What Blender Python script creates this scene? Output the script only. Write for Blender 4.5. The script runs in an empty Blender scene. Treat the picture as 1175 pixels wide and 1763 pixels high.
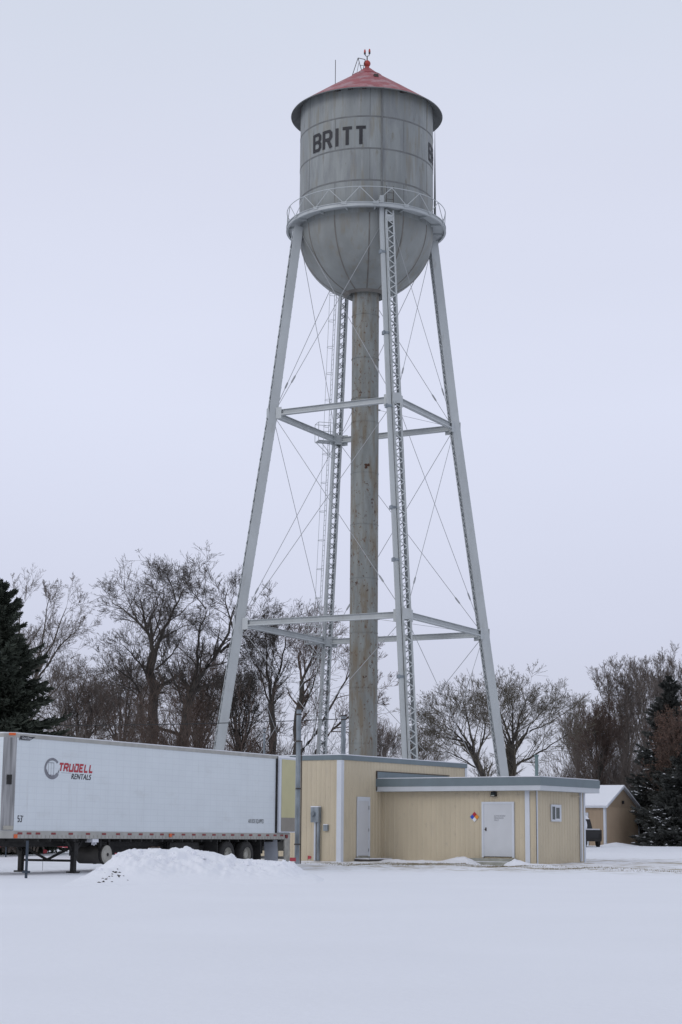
import bpy, bmesh, math, random
import numpy as np
from mathutils import Vector, Matrix, noise
random.seed(7)
SC = bpy.context.scene
COL = SC.collection
# ------------------------------------------------------------------ camera
cd = bpy.data.cameras.new('camera'); cam = bpy.data.objects.new('camera', cd); COL.objects.link(cam)
PITCH, ROLL = math.radians(10.33), math.radians(.49)
fw = Vector((0, math.cos(PITCH), math.sin(PITCH))); up0 = Vector((0, -math.sin(PITCH), math.cos(PITCH))); rt0 = Vector((1, 0, 0))
rt = rt0*math.cos(ROLL)+up0*math.sin(ROLL); up = up0*math.cos(ROLL)-rt0*math.sin(ROLL)
m = Matrix((rt, up, -fw)).transposed().to_4x4(); m.translation = (0, 0, 1.15); cam.matrix_world = m
cd.sensor_fit = 'VERTICAL'; cd.sensor_height = 36; cd.lens = 62.28; cd.clip_start = .5; cd.clip_end = 6000
SC.camera = cam
# ------------------------------------------------------------------ world and sun
SUN_EL, SUN_AZ = math.radians(28), math.radians(-55)      # soft light, a little from behind the camera's left
w = bpy.data.worlds.new('World'); SC.world = w; w.use_nodes = True
nt = w.node_tree; nt.nodes.clear()
N = nt.nodes.new; Lk = nt.links.new
out = N('ShaderNodeOutputWorld'); bg = N('ShaderNodeBackground'); bg.inputs['Strength'].default_value = .1
sky = N('ShaderNodeTexSky'); sky.sky_type = 'NISHITA'; sky.sun_disc = False
sky.sun_elevation = SUN_EL; sky.sun_rotation = math.radians(215); sky.dust_density = 3
tc = N('ShaderNodeTexCoord'); sep = N('ShaderNodeSeparateXYZ'); Lk(tc.outputs['Generated'], sep.inputs[0])
cr = N('ShaderNodeValToRGB'); Lk(sep.outputs['Z'], cr.inputs[0])
E_ = cr.color_ramp.elements
E_[0].position = 0; E_[0].color = (.60, .635, .72, 1)
E_[1].position = 1; E_[1].color = (.68, .725, .815, 1)
for p, c in ((.03, (.61, .64, .755)), (.108, (.66, .690, .84)), (.235, (.752, .788, .945)), (.36, (.732, .765, .908)), (.46, (.70, .752, .872))):
    e = E_.new(p); e.color = (*c, 1)
nz = N('ShaderNodeTexNoise'); nz.inputs['Scale'].default_value = 1.6; nz.inputs['Detail'].default_value = 4
mp = N('ShaderNodeMapping'); mp.inputs['Scale'].default_value = (1, 1, 3.2); Lk(tc.outputs['Generated'], mp.inputs[0]); Lk(mp.outputs[0], nz.inputs['Vector'])
mr = N('ShaderNodeMapRange'); mr.inputs[1].default_value = .3; mr.inputs[2].default_value = .7; mr.inputs[3].default_value = 9.35; mr.inputs[4].default_value = 9.95
Lk(nz.outputs['Fac'], mr.inputs[0])
vm = N('ShaderNodeVectorMath'); vm.operation = 'SCALE'; Lk(cr.outputs[0], vm.inputs[0]); Lk(mr.outputs[0], vm.inputs['Scale'])
mx = N('ShaderNodeMix'); mx.data_type = 'RGBA'; mx.inputs[0].default_value = .96
Lk(sky.outputs[0], mx.inputs[6]); Lk(vm.outputs[0], mx.inputs[7]); Lk(mx.outputs[2], bg.inputs[0]); Lk(bg.outputs[0], out.inputs[0])
sl = bpy.data.lights.new('sun', 'SUN'); sl.energy = .5; sl.angle = math.radians(25); sl.color = (1, .97, .93)
so = bpy.data.objects.new('sun', sl); COL.objects.link(so)
sd = Vector((math.sin(SUN_AZ)*math.cos(SUN_EL), -math.cos(SUN_AZ)*math.cos(SUN_EL), math.sin(SUN_EL)))
so.rotation_euler = sd.to_track_quat('Z', 'Y').to_euler()
SC.view_settings.view_transform = 'Standard'; SC.view_settings.look = 'None'; SC.view_settings.exposure = 0; SC.view_settings.gamma = 1
SC.render.engine = 'CYCLES'
# ------------------------------------------------------------------ materials
MATS = {}
def mat(name, col, rough=.7, metal=0, var=0, vscale=3, vstretch=(1, 1, 1), col2=None, bump=0, bscale=30, bstretch=(1, 1, 1), thr=None, coord='Object', spec=.5, emit=None):
    m = bpy.data.materials.new(name); m.use_nodes = True; t = m.node_tree; b = t.nodes['Principled BSDF']
    b.inputs['Base Color'].default_value = (*col, 1); b.inputs['Roughness'].default_value = rough; b.inputs['Metallic'].default_value = metal
    b.inputs['Specular IOR Level'].default_value = spec
    tcn = t.nodes.new('ShaderNodeTexCoord')
    def nz(scale, stretch, det=6):
        mp = t.nodes.new('ShaderNodeMapping'); mp.inputs['Scale'].default_value = stretch
        n = t.nodes.new('ShaderNodeTexNoise'); n.inputs['Scale'].default_value = scale; n.inputs['Detail'].default_value = det
        t.links.new(tcn.outputs[coord], mp.inputs[0]); t.links.new(mp.outputs[0], n.inputs['Vector']); return n
    if var or col2:
        n = nz(vscale, vstretch); r = t.nodes.new('ShaderNodeMapRange')
        lo, hi = thr or (.3, .7); r.inputs[1].default_value = lo; r.inputs[2].default_value = hi
        t.links.new(n.outputs['Fac'], r.inputs[0])
        x = t.nodes.new('ShaderNodeMix'); x.data_type = 'RGBA'
        c2 = col2 or tuple(c*(1+var) for c in col); c1 = col if col2 else tuple(c*(1-var) for c in col)
        x.inputs[6].default_value = (*c1, 1); x.inputs[7].default_value = (*c2, 1)
        t.links.new(r.outputs[0], x.inputs[0]); t.links.new(x.outputs[2], b.inputs['Base Color'])
        m['mix'] = x.name
    if bump:
        n = nz(bscale, bstretch, 8); bm = t.nodes.new('ShaderNodeBump'); bm.inputs['Strength'].default_value = 1; bm.inputs['Distance'].default_value = bump
        t.links.new(n.outputs['Fac'], bm.inputs['Height']); t.links.new(bm.outputs[0], b.inputs['Normal'])
    if emit: b.inputs['Emission Color'].default_value = (*emit[:3], 1); b.inputs['Emission Strength'].default_value = emit[3]
    return m
def overlay(m, col, scale, stretch, lo, hi, amount=1, det=8, kind='noise', mask=None):
    """mix another weathering colour over whatever drives Base Color"""
    t = m.node_tree; b = t.nodes['Principled BSDF']; tcn = t.nodes.new('ShaderNodeTexCoord')
    mp = t.nodes.new('ShaderNodeMapping'); mp.inputs['Scale'].default_value = stretch; mp.inputs['Location'].default_value = (scale*1.7, 3.1, 9.2)
    n = t.nodes.new('ShaderNodeTexNoise'); n.inputs['Scale'].default_value = scale; n.inputs['Detail'].default_value = det; n.inputs['Roughness'].default_value = .62
    t.links.new(tcn.outputs['Object'], mp.inputs[0]); t.links.new(mp.outputs[0], n.inputs['Vector'])
    r = t.nodes.new('ShaderNodeMapRange'); r.inputs[1].default_value = lo; r.inputs[2].default_value = hi; r.inputs[4].default_value = amount
    t.links.new(n.outputs['Fac'], r.inputs[0]); fac = r.outputs[0]
    if mask:                                            # (axis centre z, half height): keep it to a band
        n2 = t.nodes.new('ShaderNodeTexNoise'); n2.inputs['Scale'].default_value = mask[0]; n2.inputs['Detail'].default_value = 3
        r2 = t.nodes.new('ShaderNodeMapRange'); r2.inputs[1].default_value = mask[1]; r2.inputs[2].default_value = mask[2]
        t.links.new(tcn.outputs['Object'], n2.inputs['Vector']); t.links.new(n2.outputs['Fac'], r2.inputs[0])
        mm = t.nodes.new('ShaderNodeMath'); mm.operation = 'MULTIPLY'; t.links.new(fac, mm.inputs[0]); t.links.new(r2.outputs[0], mm.inputs[1]); fac = mm.outputs[0]
    x = t.nodes.new('ShaderNodeMix'); x.data_type = 'RGBA'; x.inputs[7].default_value = (*col, 1); t.links.new(fac, x.inputs[0])
    src = b.inputs['Base Color'].links
    if src: t.links.new(src[0].from_socket, x.inputs[6])
    else: x.inputs[6].default_value = b.inputs['Base Color'].default_value
    t.links.new(x.outputs[2], b.inputs['Base Color']); return m
M = {}
M['snow'] = mat('snow', (.79, .80, .845), .6, var=.02, vscale=.6, bump=.012, bscale=5, spec=.25)
M['tank'] = mat('weathered_tank_paint', (.232, .248, .245), .55, var=.18, vscale=.5, vstretch=(2.0, 2.0, .25))
overlay(M['tank'], (.20, .185, .145), 1.4, (2, 2, .22), .52, .66, .75)
overlay(M['tank'], (.17, .18, .19), .9, (2.5, 2.5, .5), .50, .66, .7)
overlay(M['tank'], (.36, .375, .375), 1.5, (2, 2, .2), .54, .76, .55)
overlay(M['tank'], (.21, .225, .22), .8, (1, 1, 1), .5, .8, .5)
overlay(M['tank'], (.12, .10, .06), 2.2, (1, 1, .35), .62, .72, .6)
M['bowl'] = mat('weathered_bowl_paint', (.235, .248, .24), .6, var=.2, vscale=.6, vstretch=(1, 1, .6))
overlay(M['bowl'], (.20, .175, .13), 1.6, (1.6, 1.6, .3), .52, .72, .7)
overlay(M['bowl'], (.30, .315, .31), 1.1, (1, 1, .6), .52, .7, .5)
M['bowl_seam'] = mat('stained_seam', (.165, .155, .14), .8, var=.25, vscale=1.5)
M['tank_seam'] = mat('dirty_seam', (.15, .155, .155), .7, var=.2, vscale=2)
M['riser'] = mat('weathered_riser_paint', (.21, .222, .212), .7, var=.26, vscale=.9, vstretch=(2, 2, .35))
overlay(M['riser'], (.165, .13, .085), 1.1, (2.2, 2.2, .45), .46, .64, .8)
overlay(M['riser'], (.30, .32, .33), 1.7, (2, 2, .35), .60, .75, .6)
overlay(M['riser'], (.065, .034, .022), 3.0, (1, 1, .8), .61, .635, .95, mask=(.23, .49, .56))
overlay(M['riser'], (.11, .06, .03), 6, (1, 1, .7), .59, .62, .8, mask=(.3, .40, .5))
M['silver'] = mat('aluminium_paint', (.445, .47, .475), .5, var=.08, vscale=1.2, vstretch=(1, 1, .3), metal=.1)
overlay(M['silver'], (.30, .30, .28), 3, (1, 1, .3), .58, .75, .5)
M['rod'] = mat('rod_paint', (.36, .37, .38), .6)
M['darksteel'] = mat('dark_rusty_steel', (.06, .05, .045), .8, var=.3, vscale=6)
M['roofred'] = mat('faded_red_roof_paint', (.30, .065, .075), .6, var=.15, vscale=1.5)
overlay(M['roofred'], (.40, .27, .29), 1.6, (1, 1, 1), .46, .64, .75)
overlay(M['roofred'], (.20, .04, .035), 5, (1, 1, 1), .62, .70, .8)
M['red'] = mat('red_paint', (.38, .045, .035), .5, var=.2, vscale=6)
M['letter'] = mat('black_lettering', (.018, .018, .022), .6, var=.3, vscale=3)
overlay(M['letter'], (.08, .08, .085), 3, (1.5, 1.5, .3), .64, .74, .5)
M['tan'] = mat('tan_metal_siding', (.54, .465, .335), .55, var=.05, vscale=1.3, vstretch=(1, 1, .4))
overlay(M['tan'], (.40, .345, .27), 2.5, (1, 1, .35), .56, .8, .5)
M['tan2'] = mat('brown_metal_siding', (.38, .285, .195), .6, var=.06, vscale=1)
M['whitetrim'] = mat('white_trim', (.60, .63, .68), .5, var=.04, vscale=2)
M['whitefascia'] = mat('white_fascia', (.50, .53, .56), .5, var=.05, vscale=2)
M['door'] = mat('painted_door', (.56, .575, .60), .5, var=.03, vscale=2)
M['slate'] = mat('slate_blue_fascia', (.14, .18, .20), .5, var=.06, vscale=2)
M['concrete'] = mat('concrete', (.30, .30, .26), .9, var=.15, vscale=4, bump=.004, bscale=40)
M['galv'] = mat('galvanised_steel', (.22, .25, .275), .5, metal=.3, var=.4, vscale=4, vstretch=(1, 1, .35))
M['black'] = mat('black_plastic', (.012, .012, .013), .5)
M['rubber'] = mat('tyre_rubber', (.022, .021, .02), .85, var=.3, vscale=6)
M['under'] = mat('grimy_black_steel', (.022, .021, .02), .8, var=.4, vscale=4)
M['tankgrey'] = mat('grimy_grey_steel', (.075, .07, .062), .6, var=.3, vscale=3)
M['capgrey'] = mat('pale_dirty_metal', (.33, .32, .28), .6, var=.2, vscale=5)
M['alu'] = mat('dirty_aluminium_rail', (.37, .365, .34), .5, metal=.25, var=.12, vscale=3, vstretch=(1, 1, .4))
M['stainless'] = mat('stainless_corner', (.30, .30, .30), .3, metal=.8, var=.4, vscale=5, vstretch=(3, 3, .15))
M['redtape'] = mat('red_reflective', (.20, .02, .02), .4)
M['redlogo'] = mat('red_vinyl', (.40, .02, .035), .4)
M['blacklogo'] = mat('black_vinyl', (.02, .02, .025), .4)
M['greylogo'] = mat('grey_vinyl', (.10, .10, .12), .4, col2=(.27, .28, .31), vscale=3)
M['palelogo'] = mat('pale_vinyl', (.50, .53, .58), .4)
M['whitevinyl'] = mat('white_vinyl', (.7, .72, .75), .4)
M['amber'] = mat('amber_lens', (.62, .11, .02), .3)
M['orange'] = mat('orange_marker', (.65, .13, .06), .7)
M['cream'] = mat('cream_door_liner', (.50, .465, .265), .5, var=.05, vscale=2)
M['scuff'] = mat('grey_scuff_plate', (.245, .225, .195), .5, var=.08, vscale=3)
M['bark'] = mat('bark', (.062, .055, .048), .9, var=.35, vscale=3, bump=.02, bscale=10, bstretch=(1, 1, .3))
M['bark2'] = mat('pale_bark', (.105, .092, .078), .9, var=.3, vscale=3)
M['twig'] = mat('twigs', (.078, .066, .057), .9)
M['twig2'] = mat('yellowish_twigs', (.125, .108, .082), .9)
M['twig3'] = mat('red_brown_twigs', (.105, .074, .060), .9)
M['twig4'] = mat('grey_brown_twigs', (.15, .125, .11), .9)
M['needle'] = mat('spruce_needles', (.030, .038, .028), .8, col2=(.070, .084, .062), vscale=1.2)
M['needle2'] = mat('blue_spruce_needles', (.045, .050, .046), .8, col2=(.095, .098, .090), vscale=1.0)
M['deadleaf'] = mat('dead_leaves', (.105, .055, .038), .9, col2=(.15, .095, .07), vscale=2)
M['window'] = mat('window_glass', (.03, .045, .045), .08, spec=.8)
M['blue'] = mat('blue_sign_paint', (.02, .07, .48), .5); M['sred'] = mat('red_sign_paint', (.42, .015, .03), .5)
M['syel'] = mat('orange_sign_paint', (.75, .27, .02), .5); M['swhite'] = mat('white_sign_paint', (.72, .74, .78), .5)
M['vent'] = mat('grey_green_vent', (.14, .20, .20), .6)
M['soil'] = mat('soil', (.05, .042, .035), .95, var=.4, vscale=8)
M['reddot'] = mat('pink_red_mesh', (.50, .07, .09), .7)
M['stakeblue'] = mat('blue_grey_post', (.03, .045, .065), .6)
# trailer skin: white sheet with fine rib and rivet lines
def skin():
    m = mat('white_trailer_skin', (.645, .69, .715), .45, var=.03, vscale=1.2)
    t = m.node_tree; b = t.nodes['Principled BSDF']; tcn = t.nodes.new('ShaderNodeTexCoord'); s = t.nodes.new('ShaderNodeSeparateXYZ')
    t.links.new(tcn.outputs['Object'], s.inputs[0])
    def line(sock, period, width):
        a = t.nodes.new('ShaderNodeMath'); a.operation = 'DIVIDE'; a.inputs[1].default_value = period; t.links.new(sock, a.inputs[0])
        f = t.nodes.new('ShaderNodeMath'); f.operation = 'FRACT'; t.links.new(a.outputs[0], f.inputs[0])
        l = t.nodes.new('ShaderNodeMath'); l.operation = 'LESS_THAN'; l.inputs[1].default_value = width/period; t.links.new(f.outputs[0], l.inputs[0]); return l.outputs[0]
    a = line(s.outputs['X'], .408, .03); c = line(s.outputs['Z'], .19, .022)
    mx_ = t.nodes.new('ShaderNodeMath'); mx_.operation = 'MAXIMUM'; t.links.new(a, mx_.inputs[0]); t.links.new(c, mx_.inputs[1])
    k = t.nodes.new('ShaderNodeMath'); k.operation = 'MULTIPLY'; k.inputs[1].default_value = .11; t.links.new(mx_.outputs[0], k.inputs[0])
    x = t.nodes.new('ShaderNodeMix'); x.data_type = 'RGBA'; x.inputs[7].default_value = (.33, .36, .42, 1)
    t.links.new(b.inputs['Base Color'].links[0].from_socket, x.inputs[6]); t.links.new(k.outputs[0], x.inputs[0]); t.links.new(x.outputs[2], b.inputs['Base Color'])
    overlay(m, (.43, .43, .42), .8, (1, 1, 2.5), .56, .80, .35)
    overlay(m, (.40, .39, .36), 2.2, (2.5, 1, .25), .60, .78, .3)
    return m
M['skin'] = skin()
# ------------------------------------------------------------------ mesh helpers
class MB:
    def __init__(s): s.v = []; s.f = []
    def poly(s, pts):
        i = len(s.v); s.v += [tuple(p) for p in pts]; s.f.append(tuple(range(i, i+len(pts))))
    def hexa(s, p):                                     # 8 points, bottom ring then top ring
        i = len(s.v); s.v += [tuple(q) for q in p]
        for f in ((3, 2, 1, 0), (4, 5, 6, 7), (0, 1, 5, 4), (1, 2, 6, 5), (2, 3, 7, 6), (3, 0, 4, 7)): s.f.append(tuple(i+k for k in f))
    def box(s, x0, x1, y0, y1, z0, z1):
        s.hexa([(x0, y0, z0), (x1, y0, z0), (x1, y1, z0), (x0, y1, z0), (x0, y0, z1), (x1, y0, z1), (x1, y1, z1), (x0, y1, z1)])
    def beam(s, a, b, side, wd, th):                    # a flat bar from a to b: width along side, thickness across
        a, b = Vector(a), Vector(b); d = (b-a).normalized(); sd_ = Vector(side); sd_ = (sd_-d*sd_.dot(d)).normalized(); n = d.cross(sd_)
        u, v = sd_*wd/2, n*th/2
        s.hexa([a-u-v, a+u-v, a+u+v, a-u+v, b-u-v, b+u-v, b+u+v, b-u+v])
    def tube(s, pts, r, n=8, cap=True):
        pts = [Vector(p) for p in pts]; rs = r if isinstance(r, (list, tuple)) else [r]*len(pts)
        i0 = len(s.v); ref = None
        for k, p in enumerate(pts):
            d = (pts[min(k+1, len(pts)-1)]-pts[max(k-1, 0)]).normalized()
            if ref is None: ref = Vector((0, 0, 1)) if abs(d.z) < .9 else Vector((1, 0, 0))
            u = d.cross(ref).normalized(); v = d.cross(u)
            for q in range(n):
                a = 2*math.pi*q/n; s.v.append(tuple(p+u*math.cos(a)*rs[k]+v*math.sin(a)*rs[k]))
        for k in range(len(pts)-1):
            for q in range(n):
                a, b = i0+k*n+q, i0+k*n+(q+1) % n; s.f.append((a, b, b+n, a+n))
        if cap: s.f.append(tuple(range(i0, i0+n))[::-1]); s.f.append(tuple(range(i0+(len(pts)-1)*n, i0+len(pts)*n)))
    def lathe(s, prof, c=(0, 0), n=96, a0=0, a1=2*math.pi, close=False):
        full = abs(a1-a0-2*math.pi) < 1e-6; cols = n if full else n+1; i0 = len(s.v)
        for r, z in prof:
            for q in range(cols):
                a = a0+(a1-a0)*q/n; s.v.append((c[0]+r*math.cos(a), c[1]+r*math.sin(a), z))
        P = len(prof)
        for k in range(P if close else P-1):
            for q in range(n):
                q2 = (q+1) % cols; k2 = (k+1) % P
                s.f.append((i0+k*cols+q, i0+k*cols+q2, i0+k2*cols+q2, i0+k2*cols+q))
    def build(s, name, m, parent=None, smooth=False, loc=None):
        me = bpy.data.meshes.new(name); me.from_pydata(s.v, [], s.f); me.materials.append(M[m] if isinstance(m, str) else m)
        if smooth:
            me.polygons.foreach_set('use_smooth', [True]*len(me.polygons))
            try: me.set_sharp_from_angle(angle=math.radians(40))
            except Exception: pass
        me.update()
        o = bpy.data.objects.new(name, me); COL.objects.link(o); o.parent = parent
        if loc: o.location = loc
        return o
def tag(o, label=None, cat=None, group=None, kind=None):
    for k, v in (('label', label), ('category', cat), ('group', group), ('kind', kind)):
        if v: o[k] = v
    return o
def thing(name, label, cat, loc=(0, 0, 0), rz=0, group=None):
    o = bpy.data.objects.new(name, None); COL.objects.link(o); o.location = loc; o.rotation_euler = (0, 0, rz); o.empty_display_size = .3
    return tag(o, label, cat, group)
def np_mesh(name, V, F, m, parent=None, smooth=False):
    """V (n,3), F (k,4 or 3) arrays"""
    me = bpy.data.meshes.new(name); k = F.shape[1]
    me.vertices.add(len(V)); me.vertices.foreach_set('co', V.astype(np.float32).ravel())
    me.loops.add(F.size); me.loops.foreach_set('vertex_index', F.astype(np.int32).ravel())
    me.polygons.add(len(F)); me.polygons.foreach_set('loop_start', np.arange(len(F), dtype=np.int32)*k); me.polygons.foreach_set('loop_total', np.full(len(F), k, np.int32))
    if smooth: me.polygons.foreach_set('use_smooth', [True]*len(F))
    me.materials.append(M[m]); me.update(calc_edges=True)
    o = bpy.data.objects.new(name, me); COL.objects.link(o); o.parent = parent; return o
# stroke letters: unit cell 0..1 x 0..1
GL = {
 'B': [[(0, 0), (0, 1)], [(0, .93), (.72, .93), (.9, .82), (.9, .62), (.72, .52), (0, .52)], [(.72, .48), (.92, .38), (.92, .18), (.72, .07), (0, .07)]],
 'R': [[(0, 0), (0, 1)], [(0, .93), (.72, .93), (.9, .82), (.9, .60), (.72, .48), (0, .48)], [(.5, .48), (.92, 0)]],
 'I': [[(.18, 0), (.18, 1)]], 'T': [[(0, .93), (1, .93)], [(.5, 0), (.5, .93)]],
 'U': [[(.05, 1), (.05, .07), (.9, .07), (.9, 1)]], 'D': [[(.05, .93), (.9, .93), (.9, .07), (.07, .07), (.07, .72)]],
 '5': [[(.9, .93), (.08, .93), (.08, .55), (.75, .55), (.9, .42), (.9, .18), (.75, .07), (.05, .07)]], '3': [[(.05, .93), (.75, .93), (.9, .8), (.9, .62), (.75, .52), (.35, .52)], [(.75, .5), (.9, .38), (.9, .18), (.75, .07), (.05, .07)]], "'": [[(.1, .75), (.1, 1)]],
 'E': [[(.9, .93), (.05, .93), (.05, .07), (.9, .07)], [(.05, .5), (.75, .5)]], 'L': [[(.05, 1), (.05, .07), (.85, .07)]],
 'N': [[(0, 0), (0, 1)], [(0, .95), (.9, .05)], [(.9, 0), (.9, 1)]], 'A': [[(0, 0), (.45, 1), (.9, 0)], [(.18, .35), (.72, .35)]],
 'S': [[(.9, .8), (.8, .93), (.15, .93), (.03, .8), (.03, .62), (.9, .4), (.9, .2), (.78, .07), (.1, .07), (0, .2)]],
}
def strokes(txt, w_, h, gap, sw, shear=0):
    """quads in the plane (x, y, layer)"""
    out_ = []; x = 0
    for ch in txt:
        cw = w_*(.38 if ch == 'I' else 1)
        for ln, st in enumerate(GL.get(ch, [])):
            P = [Vector((p[0]*w_, p[1]*h)) for p in st]
            for k in range(len(P)-1):
                a, b = P[k], P[k+1]; d = (b-a).normalized(); n = Vector((-d.y, d.x))*sw/2
                e0 = d*sw*.25 if k else d*0; e1 = d*sw*.25 if k < len(P)-2 else d*0
                q = [a-e0-n, b+e1-n, b+e1+n, a-e0+n]
                out_.append([(x+p.x+shear*p.y, p.y, ln*8+k) for p in q])
        x += cw+gap
    return out_, x-gap
def font_mesh(txt, size, sx=1, shear=0, spacing=1):
    c = bpy.data.curves.new('t', 'FONT'); c.body = txt; c.size = size; c.shear = shear; c.space_character = spacing
    o = bpy.data.objects.new('t', c); COL.objects.link(o)
    dg = bpy.context.evaluated_depsgraph_get(); dg.update(); me = bpy.data.meshes.new_from_object(o.evaluated_get(dg))
    V = [Vector((v.co.x*sx, v.co.y)) for v in me.vertices]; F = [tuple(p.vertices) for p in me.polygons]
    bpy.data.objects.remove(o); bpy.data.curves.remove(c); bpy.data.meshes.remove(me); return V, F
# ------------------------------------------------------------------ ground
GP = [(-50, -.45), (0, -.45), (40, -.14), (53, -.09), (66, -.06), (70.5, -.01), (73.5, .07), (78, .16), (138, .51), (160, .6), (3000, .6)]
def gbase(y):
    for (a, za), (b, zb) in zip(GP, GP[1:]):
        if y <= b: return za+(zb-za)*max(0, (y-a))/(b-a)
    return .6
def smooth(a, b, x):
    t = min(1, max(0, (x-a)/(b-a))); return t*t*(3-2*t)
def gz(x, y):
    z = gbase(y)
    if y > 160 or abs(x) > 90: return z
    z += .035*noise.noise(Vector((x*.12, y*.12, 1)))*smooth(3, 30, y)
    rough = smooth(50, 62, y)*(1-smooth(90, 120, y))
    if rough > 0:
        z += rough*(.06*noise.noise(Vector((x*.55, y*.35, 4)))+.028*noise.noise(Vector((x*1.7, y*1.1, 7)))+.05*max(0, noise.noise(Vector((x*3.5, y*2.5, 9)))-.1))
    else: z += .010*noise.noise(Vector((x*.8, y*.5, 3)))+.004*noise.noise(Vector((x*2.3, y*1.3, 5)))
    for hy, dep, wd in ((63.5, .05, .35), (65.3, .045, .35)):      # wheel tracks in the snow
        yy = y-hy-.05*(x-4)-.4*math.sin(x*.21)
        if abs(yy) < wd*2 and -2 < x < 30: z -= dep*math.exp(-(yy/wd)**2)
    return z
def axis(pts):
    o = []
    for a, b, st in pts:
        n = max(1, round((b-a)/st)); o += [a+(b-a)*k/n for k in range(n)]
    return o+[pts[-1][1]]
gx = axis([(-3000, -400, 800), (-400, -60, 60), (-60, -14, 4), (-14, 18, .3), (18, 40, 1), (40, 80, 5), (80, 400, 60), (400, 3000, 800)])
gy = axis([(-60, 4, 8), (4, 40, 1), (40, 56, .5), (56, 84, .22), (84, 160, 1.5), (160, 400, 30), (400, 3000, 400)])
V = np.array([(x, y, gz(x, y)) for y in gy for x in gx]); nx = len(gx)
F = np.array([(j*nx+i, j*nx+i+1, (j+1)*nx+i+1, (j+1)*nx+i) for j in range(len(gy)-1) for i in range(nx-1)])
M['ground'] = mat('snow_ground', (.79, .80, .845), .6, var=.015, vscale=.25, bump=.012, bscale=7, spec=.2)
def ground_dirt(m):
    t = m.node_tree; b = t.nodes['Principled BSDF']; tcn = t.nodes.new('ShaderNodeTexCoord'); s = t.nodes.new('ShaderNodeSeparateXYZ'); t.links.new(tcn.outputs['Object'], s.inputs[0])
    def rng(sock, a, c, d, e):
        r = t.nodes.new('ShaderNodeMapRange'); r.inputs[1].default_value = a; r.inputs[2].default_value = c; r.inputs[3].default_value = d; r.inputs[4].default_value = e; t.links.new(sock, r.inputs[0]); return r.outputs[0]
    def mul(a, c):
        k = t.nodes.new('ShaderNodeMath'); k.operation = 'MULTIPLY'; t.links.new(a, k.inputs[0]); t.links.new(c, k.inputs[1]); return k.outputs[0]
    zone = mul(rng(s.outputs['Y'], 60, 68, 0, 1), rng(s.outputs['Y'], 76, 84, 1, 0)); zone = mul(zone, rng(s.outputs['X'], -5, 0, 0, 1))
    for sc, st, lo, hi, amt, c in ((1.1, (.5, 1, 1), .50, .60, .9, (.30, .25, .17)), (3.2, (.5, 1, 1), .53, .63, .75, (.38, .33, .26)), (.5, (1, 1, 1), .45, .66, .42, (.58, .575, .59))):
        mp_ = t.nodes.new('ShaderNodeMapping'); mp_.inputs['Scale'].default_value = st; n = t.nodes.new('ShaderNodeTexNoise'); n.inputs['Scale'].default_value = sc; n.inputs['Detail'].default_value = 9; n.inputs['Roughness'].default_value = .65
        t.links.new(tcn.outputs['Object'], mp_.inputs[0]); t.links.new(mp_.outputs[0], n.inputs['Vector'])
        f = mul(rng(n.outputs['Fac'], lo, hi, 0, amt), zone)
        x = t.nodes.new('ShaderNodeMix'); x.data_type = 'RGBA'; x.inputs[7].default_value = (*c, 1); t.links.new(f, x.inputs[0]); t.links.new(b.inputs['Base Color'].links[0].from_socket, x.inputs[6]); t.links.new(x.outputs[2], b.inputs['Base Color'])
ground_dirt(M['ground'])
tag(np_mesh('snow_ground', V, F, 'ground', smooth=True), 'smooth fresh snow covering the open ground', kind='structure')

# ------------------------------------------------------------------ water tower
TX, TY = 1.34, 100.0
tower = thing('water_tower', 'tall grey riveted water tower with black BRITT lettering and faded red cone roof', 'water tower', (TX, TY, .2))
Z0 = -.2                                              # heights below are absolute; parts are shifted by Z0
def tb(mb, name, m, parent=tower, smooth=False, off=True):
    if off: mb.v = [(x, y, z+Z0) for x, y, z in mb.v]
    return mb.build(name, m, parent, smooth)
def dirv(deg): a = math.radians(deg); return Vector((math.sin(a), -math.cos(a), 0))    # 0 faces the camera, + to its right
TR = 3.95
b = MB(); b.lathe([(TR, 36.0), (TR, 43.72)], n=128); shell = tb(b, 'tank_shell', 'tank', smooth=True)
b = MB()
for z in (37.95, 39.86, 41.8): b.lathe([(TR, z-.045), (TR+.014, z-.04), (TR+.014, z+.04), (TR, z+.045)], n=128)
for k, zz in enumerate(((36, 37.95), (37.95, 39.86), (39.86, 41.8), (41.8, 43.72))):
    for q in range(6):
        a = -28+q*60+(30 if k % 2 else 0); p = dirv(a); t_ = dirv(a+90)
        c = p*(TR+.001); b.beam(Vector((c.x, c.y, zz[0])), Vector((c.x, c.y, zz[1])), t_, .035, .008)
tb(b, 'plate_seam', 'tank_seam', shell)
# lettering, bent round the shell
for a_start in (-51, 67, 187):
    lw, lh, gp, sw = .54, 1.10, .235, .19; wd = strokes('BRITT', lw, lh, gp, sw)[1]; k_ = 49.5/(wd/TR*180/math.pi); x0_ = 0
    for ch in 'BRITT':
        qs, cw_ = strokes(ch, lw, lh, gp, sw); b = MB()
        for q in qs:
            lay = q[0][2]; nsub = 4
            for i in range(nsub):
                def P(t, top):
                    a, c = (q[3], q[2]) if top else (q[0], q[1]); x = a[0]+(c[0]-a[0])*t+x0_; y = a[1]+(c[1]-a[1])*t
                    ang = a_start+math.degrees(x*k_/TR); d = dirv(ang)*(TR+.02+.0025*(lay % 8)+.0012*(lay//8)); return (d.x, d.y, 40.09+y)
                b.poly([P(i/nsub, 0), P((i+1)/nsub, 0), P((i+1)/nsub, 1), P(i/nsub, 1)])
        tb(b, 'painted_letter', 'letter', shell); x0_ += cw_+gp
b = MB(); prof = [(TR, 36.0)]
for k in range(1, 19):
    a = math.radians(k*4.4); prof.append((TR*math.cos(a), 36-TR*.985*math.sin(a)))
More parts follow.
